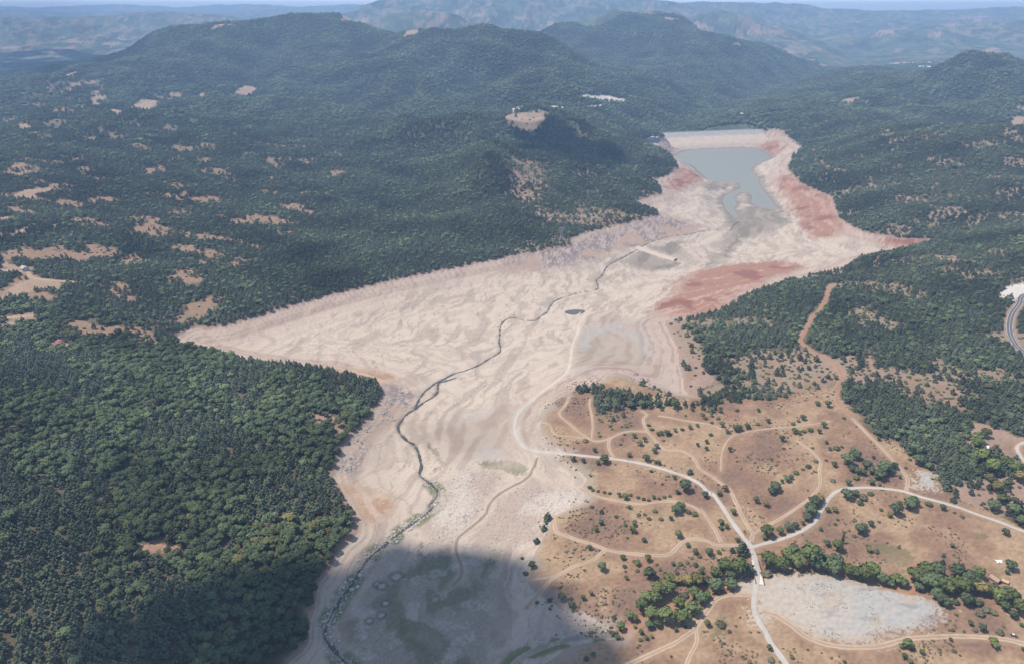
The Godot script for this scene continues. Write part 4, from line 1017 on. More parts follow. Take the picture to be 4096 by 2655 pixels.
# ---------------------------------------------------------------- trees
func crown_mesh(kind: String, seed_: int, leaves: int) -> ArrayMesh:   # unit crown: one metre radius, foot at the origin
	var r := RandomNumberGenerator.new()
	r.seed = seed_
	var v := PackedVector3Array()
	var c := PackedColorArray()
	var n := PackedVector3Array()
	var f := PackedInt32Array()
	var lobes := []   # centre, radii
	match kind:
		"pine":
			for t in 5:
				var y := 0.7 + t * 0.37
				var out := 0.8 * (1.0 - pow(t / 5.0, 1.5))
				for k in 6 - t:
					var ang := TAU * (k + r.randf() * 0.7) / (6 - t) + t
					var q := out * r.randf_range(0.65, 1.05)
					lobes.append([Vector3(cos(ang) * q, y + r.randf_range(-0.12, 0.12) - q * 0.1, sin(ang) * q), Vector3(0.42, 0.27, 0.42) * r.randf_range(0.75, 1.2) * (1.0 - t * 0.06)])
			lobes.append([Vector3(0.05, 2.45, 0), Vector3(0.27, 0.36, 0.27)])
		"poplar":
			for t in 9:
				lobes.append([Vector3(r.randf_range(-0.2, 0.2), 0.9 + t * 0.62, r.randf_range(-0.2, 0.2)), Vector3(0.75, 0.75, 0.75) * (1.0 - absf(t - 3.5) * 0.1)])
		"bush":
			for k in 6:
				var ang := TAU * k / 6.0 + r.randf()
				lobes.append([Vector3(cos(ang) * 0.5, r.randf_range(0.25, 0.55), sin(ang) * 0.5), Vector3(0.5, 0.42, 0.5) * r.randf_range(0.7, 1.1)])
			lobes.append([Vector3(0, 0.65, 0), Vector3(0.55, 0.45, 0.55)])
		_:
			for k in 9:
				var ang := TAU * k * 0.382 + r.randf() * 0.5
				var q := 0.62 * sqrt((k + 0.5) / 9.0)
				lobes.append([Vector3(cos(ang) * q, 1.55 - q * q * 0.9 + r.randf_range(-0.12, 0.12), sin(ang) * q), Vector3(0.46, 0.42, 0.46) * r.randf_range(0.75, 1.15)])
			lobes.append([Vector3(0, 1.05, 0), Vector3(0.66, 0.5, 0.66)])
	var ico := ico_points()
	for l in lobes:   # the twiggy heart of every clump
		var tone := r.randf_range(0.72, 1.12)
		var base := v.size()
		for p in ico[0]:
			var q: Vector3 = p * (l[1] as Vector3) * r.randf_range(0.68, 0.98)
			v.append(l[0] + q)
			n.append((p + Vector3(0, 0.1, 0)).normalized())
			c.append(Color(tone, tone, tone))
		for k in ico[1]:
			f.append(base + k)
	for k in leaves:   # sprays of leaves that break the outline
		var l: Array = lobes[r.randi() % lobes.size()]
		var dir := Vector3(r.randfn(), r.randfn() + 0.35, r.randfn()).normalized()
		var at: Vector3 = l[0] + dir * (l[1] as Vector3) * r.randf_range(0.85, 1.12)
		var size := r.randf_range(0.09, 0.19) * (0.8 if kind == "pine" else 1.0)
		var e := dir.cross(Vector3(r.randfn(), r.randfn(), r.randfn())).normalized()
		var g := (e.cross(dir) + dir * r.randf_range(-0.5, 0.9)).normalized()
		var tone := r.randf_range(0.7, 1.45)
		var col := Color(tone * r.randf_range(0.9, 1.15), tone, tone * r.randf_range(0.75, 1.05))
		var base := v.size()
		for q in [at - e * size - g * size * 0.6, at + e * size * 0.7 - g * size, at + e * size + g * size * 0.7, at - e * size * 0.6 + g * size]:
			v.append(q)
			n.append((dir + e.cross(g) * 0.4 * signf(e.cross(g).dot(dir))).normalized())
			c.append(col)
		f.append_array(PackedInt32Array([base, base + 2, base + 1, base, base + 3, base + 2]))
	for k in range(0, f.size(), 3):   # every face turns the way its shading normal does
		var p := f[k]
		if (v[f[k + 1]] - v[p]).cross(v[f[k + 2]] - v[p]).dot(n[p] + n[f[k + 1]] + n[f[k + 2]]) > 0.0:
			f[k] = f[k + 1]
			f[k + 1] = p
	return surface(v, c, f, n)


func ico_points() -> Array:
	var t := (1.0 + sqrt(5.0)) / 2.0
	var p := []
	for q in [[-1, t, 0], [1, t, 0], [-1, -t, 0], [1, -t, 0], [0, -1, t], [0, 1, t], [0, -1, -t], [0, 1, -t], [t, 0, -1], [t, 0, 1], [-t, 0, -1], [-t, 0, 1]]:
		p.append(Vector3(q[0], q[1], q[2]).normalized())
	var f := [0, 11, 5, 0, 5, 1, 0, 1, 7, 0, 7, 10, 0, 10, 11, 1, 5, 9, 5, 11, 4, 11, 10, 2, 10, 7, 6, 7, 1, 8, 3, 9, 4, 3, 4, 2, 3, 2, 6, 3, 6, 8, 3, 8, 9, 4, 9, 5, 2, 4, 11, 6, 2, 10, 8, 6, 7, 9, 8, 1]
	for k in range(0, f.size(), 3):
		var s: int = f[k + 1]
		f[k + 1] = f[k + 2]
		f[k + 2] = s
	return [p, f]


func trunk_mesh(kind: String) -> ArrayMesh:
	var st := begin()
	match kind:
		"pine":
			bar(st, Vector3(0, -0.4, 0), Vector3(0, 2.4, 0), 0.1, 0.03, 6)
		"poplar":
			bar(st, Vector3(0, -0.4, 0), Vector3(0, 5.0, 0), 0.16, 0.04, 6)
		"bush":
			for k in 3:
				bar(st, Vector3(0.05 * k, -0.3, 0), Vector3(0.35 * cos(k * 2.1), 0.5, 0.35 * sin(k * 2.1)), 0.05, 0.025, 4)
		_:
			bar(st, Vector3(0, -0.4, 0), Vector3(0.03, 0.8, 0), 0.12, 0.09, 6)
			for k in 4:
				bar(st, Vector3(0.02, 0.7, 0), Vector3(0.5 * cos(k * 1.6), 1.3, 0.5 * sin(k * 1.6)), 0.07, 0.03, 4)
	return done(st)


var crowns := {}
var trunks := {}
var leaf_paint := {}
var bark: StandardMaterial3D
const LEAF := {
	"pine": Color(0.090, 0.108, 0.074), "oak": Color(0.088, 0.116, 0.064), "broadleaf": Color(0.112, 0.138, 0.054), "yellow": Color(0.18, 0.155, 0.064),
	"bush": Color(0.092, 0.112, 0.054), "thorn": Color(0.128, 0.122, 0.084), "poplar": Color(0.08, 0.11, 0.042),
}
const SHAPE := {"pine": "pine", "oak": "oak", "broadleaf": "oak", "yellow": "oak", "bush": "bush", "thorn": "bush", "poplar": "poplar"}


func grow_stock() -> void:
	bark = paint(Color(0.14, 0.10, 0.075), 1.0)
	for shape in ["pine", "oak", "bush", "poplar"]:
		crowns[shape] = []
		for k in 4:
			crowns[shape].append(crown_mesh(shape, 40 + k * 7, 260))
		trunks[shape] = trunk_mesh(shape)
	for k in LEAF:
		leaf_paint[k] = []
		for t in [0.82, 1.0, 1.22]:
			var m := tinted(0.85, 0.2)
			m.albedo_color = (LEAF[k] * t).linear_to_srgb()
			m.backlight = Color(0.18, 0.22, 0.08)
			leaf_paint[k].append(m)


func plant(kind: String, called: String, x: float, d: float, radius: float, tall: float, label: String, category: String, group: String) -> void:
	var shape: String = SHAPE[kind]
	var o := thing(called, label, category, ground_at(x, d), rng.randf() * TAU, group)
	o.scale = Vector3(radius, radius * tall, radius)
	put("crown", crowns[shape][rng.randi() % 4], leaf_paint[kind][rng.randi() % 3], o)
	put("trunk", trunks[shape], bark, o)


func build_meadow_trees() -> void:
	var codes := {"o": "oak", "O": "oak", "l": "broadleaf", "L": "broadleaf", "p": "pine", "b": "bush", "d": "thorn", "y": "yellow", "t": "poplar"}
	var colour := {"oak": "dark round oak", "broadleaf": "fresh green broadleaf tree", "pine": "dark conical pine", "bush": "low green bush", "thorn": "grey green thorn bush", "yellow": "yellowish broadleaf tree", "poplar": "slim columnar poplar"}
	var called := {"oak": "oak_tree", "broadleaf": "broadleaf_tree", "pine": "pine_tree", "bush": "bush", "thorn": "thorn_bush", "yellow": "broadleaf_tree", "poplar": "poplar_tree"}
	var where := {
		"upper": ["in the upper dry field", trees_upper], "knoll": ["on the knoll below the pine grove", trees_knoll], "road": ["beside the gravel road", trees_road], "hedge": ["in the curved hedge", trees_hedge],
		"lower": ["inside the lower meadow loop", trees_lower], "slope": ["on the slope above the broadleaf grove", trees_slope], "shoreline": ["on the old shoreline", trees_shoreline], "south": ["by the white gravel wash", trees_south],
		"grove": ["in the dense broadleaf grove", trees_grove], "riverside": ["in the belt along the gravel flat", trees_riverside], "crossroads": ["round the crossroads", trees_crossroads], "east": ["in the eastern field", trees_east],
		"hollow": ["in the hollow above the gravel lane", trees_hollow], "bend": ["below the gravel flat", trees_bend], "scrubslope": ["on the scrubby slope below the forest", trees_scrubslope],
	}
	var cross: Vector2 = pts([190, 450])[0]
	for t in tracks:
		if t[0] == "gravel_lane":
			cross = t[3][0]
	for z in where:
		var from := bridge_at if z in ["grove", "riverside", "south", "bend"] else cross
		var mark := "the bridge" if z in ["grove", "riverside", "south", "bend"] else "the crossroads"
		var list: Array = where[z][1]
		list.sort_custom(func(p, q): return Vector2(p[0], p[1]).distance_to(from) < Vector2(q[0], q[1]).distance_to(from))
		var made := []
		var total := {}
		for t in list:
			var kind: String = codes[t[3]]
			var w: float = t[2]
			var size := "tiny" if w < 3.0 else "small" if w < 5.2 else "middling" if w < 8.5 else "large"
			if kind == "oak" and w < 3.6:
				kind = "bush"
			var says := "%s %s %s" % [size, colour[kind], where[z][0]]
			made.append([t, kind, says])
			total[says] = total.get(says, 0) + 1
		var seen := {}
		for q in made:
			var t: Array = q[0]
			var kind: String = q[1]
			var tall := {"oak": 0.92, "broadleaf": 1.0, "pine": 0.82, "bush": 0.85, "thorn": 0.8, "yellow": 1.0, "poplar": 0.95}[kind] as float
			var radius: float = t[2] * (0.57 if t[2] > 8.0 else 0.5)
			seen[q[2]] = seen.get(q[2], 0) + 1
			var says: String = q[2]
			if total[says] > 1:
				says += ", " + ordinal(seen[says]) + " nearest " + mark
			var spot := Vector2(t[0], t[1])   # crowns stand clear of the roads
			for turn in 6:
				var gap := look(g_track, spot.x, spot.y)
				if gap < radius * 0.8:
					var away := Vector2(look(g_track, spot.x + 2.0, spot.y) - look(g_track, spot.x - 2.0, spot.y), look(g_track, spot.x, spot.y + 2.0) - look(g_track, spot.x, spot.y - 2.0))
					spot += away.normalized() * 1.2
			plant(kind, called[kind], spot.x, spot.y, radius, tall * rng.randf_range(0.9, 1.1), says, "bush" if kind in ["bush", "thorn"] else "tree", "%s kind %s" % [colour[kind], where[z][0]])


func ordinal(k: int) -> String:
	var words := ["", "first", "second", "third", "fourth", "fifth", "sixth", "seventh", "eighth", "ninth", "tenth", "eleventh", "twelfth"]
	if k < words.size():
		return words[k]
	return "%d%s" % [k, "st" if k % 10 == 1 and k != 11 else "nd" if k % 10 == 2 else "rd" if k % 10 == 3 else "th"]


func cover(p0: Vector2, s: float) -> float:   # how much of the ground trees cover
	var p := p0 + Vector2(n_small.get_noise_2d(p0.x, p0.y), n_small.get_noise_2d(p0.x + 70.0, p0.y)) * (5.0 + p0.y * 0.014)
	if s < 3.0 or within(white_areas, p0) or within(fields_areas, p0.lerp(p, 0.25)):
		return 0.0
	if p0.y < 1250.0 and look_quick(g_track, p0.x, p0.y) < (4.2 if p0.y > 560.0 else 2.0):
		return 0.0
	if within(meadow_areas, p):
		return 1.0 if within(pinegrove_areas, p) else 0.42 if within(bushgrove_areas, p) else 0.0
	for r in scrub_areas:
		if within(r[1], p if r[0] > 0.1 else p0.lerp(p, 0.3)):
			return r[0]
	if p.x < -430.0 and p.y > 820.0 and p.y < 3200.0 and (p.x < -1250.0 or p.y < 2600.0):
		return 0.12 if open_land(p.x, p.y) > 0.03 else 1.0
	if p.x > 0.0 and p.y > 700.0 and p.y < 2600.0 and thin_wood(p.x, p.y) > 0.0:
		return 0.62
	return 1.0


func thin_wood(x: float, d: float) -> float:   # stony openings in the pine woods
	return n_mid.get_noise_2d(x * 1.7 - 700.0, d * 1.7) - 0.27


func build_forest() -> void:
	var near := {"pine": [], "oak": []}
	var lots := {}   # mesh key -> [transforms, colours]
	for k in ["pine_a", "pine_b", "oak_a", "oak_b", "scrub"]:
		lots[k] = [[], []]
	var d := 215.0
	while d < 5400.0:
		var gap := clampf(d * 0.0037, 5.1, 9.5)
		var half := 0.75 * d + 180.0
		var x := -half + rng.randf() * gap
		while x < half:
			var px := x + rng.randf_range(-0.42, 0.42) * gap
			var pd := d + rng.randf_range(-0.42, 0.42) * gap
			x += gap
			var s := look(g_shore, px, pd)
			if s < 3.0 and pd < 2900.0:
				continue
			if pd > 2640.0 and pd < 2900.0 and s < 50.0 and px > 430.0 and px < 900.0:
				continue
			var p := Vector2(px, pd)
			var c := cover(p, s)
			if c <= 0.0 or rng.randf() > c * 0.97:
				continue
			var m := n_mid.get_noise_2d(px * 1.2, pd * 1.2)
			var pine_share := 0.5
			if px < 0.0 and pd < 900.0:
				pine_share = 0.3 + 0.66 * smoothstep(-0.14, 0.12, m + 0.3 * exp(-pow((pd - 440.0) / 70.0, 2.0)) - 0.16)
				if px > -205.0 and pd < 480.0:
					pine_share = 0.06
				if rng.randf() < 0.14:
					continue
			elif pd < 2600.0:
				pine_share = 0.85 if c > 0.9 else 0.3
			var kind := "pine" if rng.randf() < pine_share else "oak"
			var low := c < 0.9 and kind == "oak"
			var radius := gap * rng.randf_range(0.48, 0.72) * (1.0 + 0.45 * pow(rng.randf(), 3.0)) * (1.12 if px < -100.0 and pd < 800.0 else 1.0) * (0.55 if low else 1.0) * (0.86 if kind == "pine" else 1.12)
			var tone := (1.0 + 0.5 * m + 0.5 * n_gully.get_noise_2d(px, pd)) * rng.randf_range(0.8, 1.25)  # lighter spurs, darker gullies: relief shading put into the leaf colour
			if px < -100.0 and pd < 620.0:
				tone *= 0.86  # darker leaf colour stands in for the shade of this slope
			var leaf: Color = LEAF[kind]
			if kind == "oak":
				leaf = leaf.lerp(LEAF["broadleaf"], clampf(0.5 * rng.randf() * rng.randf() + (0.6 * m + 0.1 if px < -100.0 and pd > 520.0 and pd < 900.0 else 0.0), 0.0, 0.8))
				if rng.randf() < (0.12 if px > -215.0 and pd < 560.0 and px < 0.0 else 0.012):
					leaf = leaf.lerp(LEAF["yellow"], rng.randf_range(0.2, 0.8))
			if low:
				leaf = LEAF["bush"]
			var at := Vector3(px, height(px, pd), -pd)
			if not low and c > 0.9 and pd < (790.0 if px > 30.0 and kind == "pine" else 640.0) and near[kind].size() < (120 if kind == "oak" else 240) and absf(px) < 0.97 * pd * 0.72 + 20.0:
				near[kind].append([px, pd, radius])
				continue
			var b := Basis(Vector3.UP, rng.randf() * TAU).scaled(Vector3(radius, radius * rng.randf_range(0.75, 1.1) * (0.7 if low else 0.92), radius))
			var key: String = "scrub" if low else kind + ("_a" if rng.randf() < 0.5 else "_b")
			lots[key][0].append(Transform3D(b, at))
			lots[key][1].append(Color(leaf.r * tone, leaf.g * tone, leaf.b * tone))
		d += gap
	for kind in near:
		for t in near[kind]:
			var where := "in the small pine grove on the dry meadow" if t[0] > 20.0 and t[0] < 230.0 else "at the foot of the eastern forest" if t[0] > 20.0 else "on the steep bank above the stream" if t[0] > -225.0 else "on the near wooded hill"
			plant(kind, "pine_tree" if kind == "pine" else "oak_tree", t[0], t[1], t[2], rng.randf_range(0.85, 1.1), "dark %s crowded among others %s" % ["pine" if kind == "pine" else "broadleaf crown", where], "tree", "forest %s %s" % ["pines" if kind == "pine" else "broadleaf trees", where])
	var m := tinted(0.85, 0.2)
	m.backlight = Color(0.18, 0.22, 0.08)
	var shapes := {"pine_a": crown_mesh("pine", 301, 90), "pine_b": crown_mesh("pine", 302, 90), "oak_a": crown_mesh("oak", 303, 110), "oak_b": crown_mesh("oak", 304, 110), "scrub": crown_mesh("bush", 305, 70)}
	var says := {"pine_a": "dark pine forest covering the slopes", "pine_b": "dark pine woods mixed over the hills", "oak_a": "green oak forest covering the slopes", "oak_b": "green broadleaf woods mixed over the hills", "scrub": "low scrub scattered over the open slopes"}
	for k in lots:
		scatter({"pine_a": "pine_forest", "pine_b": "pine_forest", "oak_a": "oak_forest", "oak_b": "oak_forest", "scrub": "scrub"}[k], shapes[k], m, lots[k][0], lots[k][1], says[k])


func scatter(called: String, mesh: Mesh, mat: Material, places: Array, colours: Array, label: String) -> void:
	var mm := MultiMesh.new()
	mm.transform_format = MultiMesh.TRANSFORM_3D
	mm.use_colors = true
	mm.mesh = mesh
	mm.instance_count = places.size()
	for k in places.size():
		mm.set_instance_transform(k, places[k])
		mm.set_instance_color(k, colours[k])
	var o := MultiMeshInstance3D.new()
	o.name = numbered(called)
	o.multimesh = mm
	o.material_override = mat
	o.set_meta("kind", "stuff")
	o.set_meta("label", label)
	add_child(o)
	print(called, " ", places.size())


func build_ground_cover() -> void:   # tussocks and dwarf shrubs of the meadow, stones of the bed
	var tuft := []
	var tuft_c := []
	var stone := []
	var stone_c := []
	for k in 48000:
		var d := 250.0 + 620.0 * pow(rng.randf(), 1.3)
		var x := rng.randf_range(-60.0, 0.68 * d + 60.0)
		var p := Vector2(x, d)
		if look_quick(g_track, x, d) < 1.0 or not within(meadow_areas, p) or within(flat_areas, p):
			continue
		var m := n_mid.get_noise_2d(x * 2.5, d * 2.5) + 0.5 * n_small.get_noise_2d(x, d)
		if rng.randf() > smoothstep(-0.05, 0.5, m) * 0.55:
			continue
		var r := rng.randf_range(0.3, 0.85) * (1.0 + 1.3 * rng.randf() * rng.randf())
		tuft.append(Transform3D(Basis(Vector3.UP, rng.randf() * TAU).scaled(Vector3(r, r * rng.randf_range(0.6, 1.0), r)), ground_at(x, d)))
		var c: Color = LEAF["bush"].lerp(LEAF["thorn"], rng.randf()).lerp(EARTH, rng.randf() * 0.6)
		tuft_c.append(c)
	scatter("dwarf_shrubs", crown_mesh("bush", 501, 40), tinted(0.9), tuft, tuft_c, "dwarf shrubs and tussocks dotted over the dry meadow")
	for k in 110000:
		var d := 250.0 + 480.0 * rng.randf()
		var x := rng.randf_range(-330.0, 190.0)
		var p := Vector2(x, d)
		var w := look_quick(g_stream, x, d)
		var by_stream := w < 5.0 and d < 560.0 and x < -20.0
		var crag := x < -60.0 and d > 560.0 and within(rocky_areas, p)
		if not by_stream and not crag and not (within(stony_areas, p) and rng.randf() < 0.5):
			continue
		if crag and n_small.get_noise_2d(x * 1.4, d * 1.4) < 0.2:
			continue
		if by_stream and rng.randf() < (0.6 if w < -0.3 else 0.1):
			continue
		var r := (rng.randf_range(0.25, 0.65) if by_stream else rng.randf_range(0.16, 0.45)) * (1.0 + 2.2 * pow(rng.randf(), 9.0)) * (1.4 if crag else 1.0)
		stone.append(Transform3D(Basis.from_euler(Vector3(rng.randf(), rng.randf() * TAU, rng.randf())).scaled(Vector3(r, r * 0.7, r * rng.randf_range(0.7, 1.3))), ground_at(x, d) + Vector3(0, r * 0.2, 0)))
		var g := rng.randf_range(0.20, 0.34) if crag else rng.randf_range(0.26, 0.44)
		stone_c.append(Color(g, g * 0.95, g * 0.89))
	for k in 5000:
		var p := Vector2(rng.randf_range(180.0, 330.0), rng.randf_range(330.0, 430.0))
		if not within(flat_areas, p) or n_small.get_noise_2d(p.x * 1.6, p.y * 1.6 + 40.0) < 0.34:
			continue
		var r := rng.randf_range(0.2, 0.6)
		stone.append(Transform3D(Basis.from_euler(Vector3(rng.randf(), rng.randf() * TAU, rng.randf())).scaled(Vector3(r, r * 0.8, r)), ground_at(p.x, p.y) + Vector3(0, r * 0.2, 0)))
		var g := rng.randf_range(0.14, 0.34)
		stone_c.append(Color(g, g * 0.98, g * 0.96))
	var boulder := begin()
	var ico := ico_points()
	var rr := RandomNumberGenerator.new()
	rr.seed = 9
	var q := []
	for p in ico[0]:
		q.append(p * rr.randf_range(0.75, 1.2))
	boulder.set_smooth_group(-1)
	for k in ico[1]:
		boulder.add_vertex(q[k])
	scatter("boulders", done(boulder), tinted(0.95), stone, stone_c, "pale boulders strewn along the stream and over the stony bed")


# ---------------------------------------------------------------- the dam and what people built
func build_dam() -> void:
	var a := dam_line[0]
	var b := dam_line[1]
	var along := (b - a).normalized()
	var up := Vector2(along.y, -along.x)   # upstream, towards the drone
	if up.y > 0.0:
		up = -up
	var long := (b - a).length()
	var o := thing("dam", "long straight rockfill dam of pale stone closing the valley", "dam", Vector3(a.x, 0, -a.y))
	var at := func(t: float, w: float, y: float) -> Vector3:
		var p := along * t + up * w
		return Vector3(p.x, y, -p.y)
	var faces := [["upstream_face", 4.5, 4.6, 112.0, -43.0], ["downstream_face", -4.5, 4.6, -104.0, -46.0]]
	for s in faces:
		var v := PackedVector3Array()
		var c := PackedColorArray()
		var f := PackedInt32Array()
		var nt := 180
		var ns := 46
		for i in nt + 1:
			for j in ns + 1:
				var t := -26.0 + (long + 52.0) * i / nt
				var e := float(j) / ns
				var n1 := n_fine.get_noise_2d(t * 1.7, j * 9.0)
				var p: Vector3 = at.call(t, lerpf(s[1], s[3], e) + n1 * 0.5, lerpf(s[2], s[4], e) + n1 * 0.7)
				v.append(p)
				var g := Color(0.29, 0.275, 0.265).lerp(Color(0.42, 0.345, 0.285), smoothstep(0.2, 0.34, e + n1 * 0.06))
				g = g.lerp(Color(0.320, 0.258, 0.218), smoothstep(0.55, 0.9, e + n1 * 0.1) * 0.7)
				c.append(g * (1.0 + 0.22 * n1 + 0.08 * n_small.get_noise_2d(t, j * 3.0)))
				if i > 0 and j > 0:
					var k := i * (ns + 1) + j
					var l := k - ns - 1
					f.append_array(PackedInt32Array([l - 1, k - 1, k, l - 1, k, l] if s[1] > 0.0 else [l - 1, k, k - 1, l - 1, l, k]))
		var st := SurfaceTool.new()
		st.create_from(surface(v, c, f), 0)
		st.generate_normals()
		put(s[0], st.commit(), tinted(1.0), o)
	var turn := Transform3D(Basis(Vector3.UP, along.angle()), Vector3.ZERO)
	var road := begin()
	box(road, Vector3(-26, 4.2, -4.6), Vector3(long + 26, 4.75, 4.6), turn)
	put("crest_road", done(road), paint(Color(0.320, 0.306, 0.286)), o)
	for z in [-4.4, 4.1]:
		var wall := begin()
		box(wall, Vector3(-26, 4.76, z), Vector3(long + 26, 5.7, z + 0.3), turn)
		put("parapet", done(wall), paint(Color(0.422, 0.408, 0.388)), o)
	var g := thing("gatehouse", "grey flat roofed gatehouse at the left end of the dam", "building", ground_at(a.x - 12, a.y - 6) + Vector3(0, 3.5, 0), along.angle())
	var w := begin()
	box(w, Vector3(-9, -4, -5), Vector3(9, 4.2, 5))
	put("wall", done(w), paint(Color(0.245, 0.258, 0.286)), g)
	var r := begin()
	box(r, Vector3(-9.5, 4.21, -5.5), Vector3(9.5, 4.9, 5.5))
	put("roof", done(r), paint(Color(0.340, 0.354, 0.374)), g)
	for k in 4:
		var win := begin()
		box(win, Vector3(-7 + k * 4, 1, 5.003), Vector3(-5 + k * 4, 3, 5.1))
		put("window", done(win), paint(Color(0.050, 0.060, 0.080), 0.2), g)
	var sp := thing("spillway", "concrete spillway channel with grey walls left of the dam", "spillway", Vector3(470, 3, -2478), deg_to_rad(42))
	var fl := begin()
	box(fl, Vector3(-45, -8, -9), Vector3(45, 1.2, 9))
	put("channel_floor", done(fl), paint(Color(0.394, 0.381, 0.360)), sp)
	for z in [-10.0, 9.0]:
		var sw := begin()
		box(sw, Vector3(-48, -8, z), Vector3(48, 7, z + 1.0))
		put("side_wall", done(sw), paint(Color(0.204, 0.218, 0.245)), sp)
	var em := thing("embankment", "straight pale causeway lying across the drained bed", "embankment", Vector3(245, 0, -1333))
	var e0 := Vector2(245, 1333)
	var e1 := Vector2(307, 1270)
	var ed := (e1 - e0).normalized()
	var es := Vector2(ed.y, -ed.x)
	var est := begin()
	for k in 18:
		var p0 := e0.lerp(e1, k / 18.0)
		var p1 := e0.lerp(e1, (k + 1) / 18.0)
		var y0 := height(p0.x, p0.y) + 2.6
		var y1 := height(p1.x, p1.y) + 2.6
		var ring := func(p: Vector2, y: float) -> Array:
			var q := []
			for z in [[-9.0, -4.0], [-4.0, 0.0], [4.0, 0.0], [9.0, -4.0]]:
				var t: Vector2 = p + es * (z[0] as float) - e0
				q.append(Vector3(t.x, y + z[1], -t.y))
			return q
		var q0: Array = ring.call(p0, y0)
		var q1: Array = ring.call(p1, y1)
		for j in 3:
			quad(est, q0[j], q0[j + 1], q1[j + 1], q1[j])
	put("causeway", done(est), paint(Color(0.394, 0.333, 0.286), 1.0), em)


func house(called: String, label: String, group: String, at: Vector3, turn: float, w: float, l: float, h: float, wall: Color, roof: Color, detail: bool) -> void:
	var o := thing(called, label, "house", at, turn, group)
	var st := begin()
	box(st, Vector3(-w / 2, -3, -l / 2), Vector3(w / 2, h, l / 2))
	for z in [-1.0, 1.0]:
		for p in ([Vector3(-w / 2, h, z * l / 2), Vector3(0, h + w * 0.24, z * l / 2), Vector3(w / 2, h, z * l / 2)] if z < 0.0 else [Vector3(w / 2, h, z * l / 2), Vector3(0, h + w * 0.24, z * l / 2), Vector3(-w / 2, h, z * l / 2)]):
			st.add_vertex(p)
	put("wall", done(st), paint(wall), o)
	var rf := begin()
	for s in [-1.0, 1.0]:
		var a := Vector3(s * (w / 2 + 0.5), h - 0.2, -l / 2 - 0.5)
		var b := Vector3(0, h + w * 0.24 + 0.08, -l / 2 - 0.5)
		var dz := Vector3(0, 0, l + 1.0)
		var up := Vector3(0, 0.25, 0)
		if s > 0.0:
			quad(rf, b + up + dz, a + up + dz, a + up, b + up)
			quad(rf, b, a, a + dz, b + dz)
			quad(rf, a, a + up, a + up + dz, a + dz)
		else:
			quad(rf, a + up + dz, b + up + dz, b + up, a + up)
			quad(rf, a, b, b + dz, a + dz)
			quad(rf, a + dz, a + up + dz, a + up, a)
	put("roof", done(rf), paint(roof), o)
	if detail:
		for k in 3:
			var win := begin()
			box(win, Vector3(-w / 2 + 1.0 + k * (w - 2.0) / 3.0, h * 0.4, l / 2 + 0.003), Vector3(-w / 2 + 2.0 + k * (w - 2.0) / 3.0, h * 0.75, l / 2 + 0.1))
			put("window", done(win), paint(Color(0.05, 0.06, 0.08), 0.2), o)


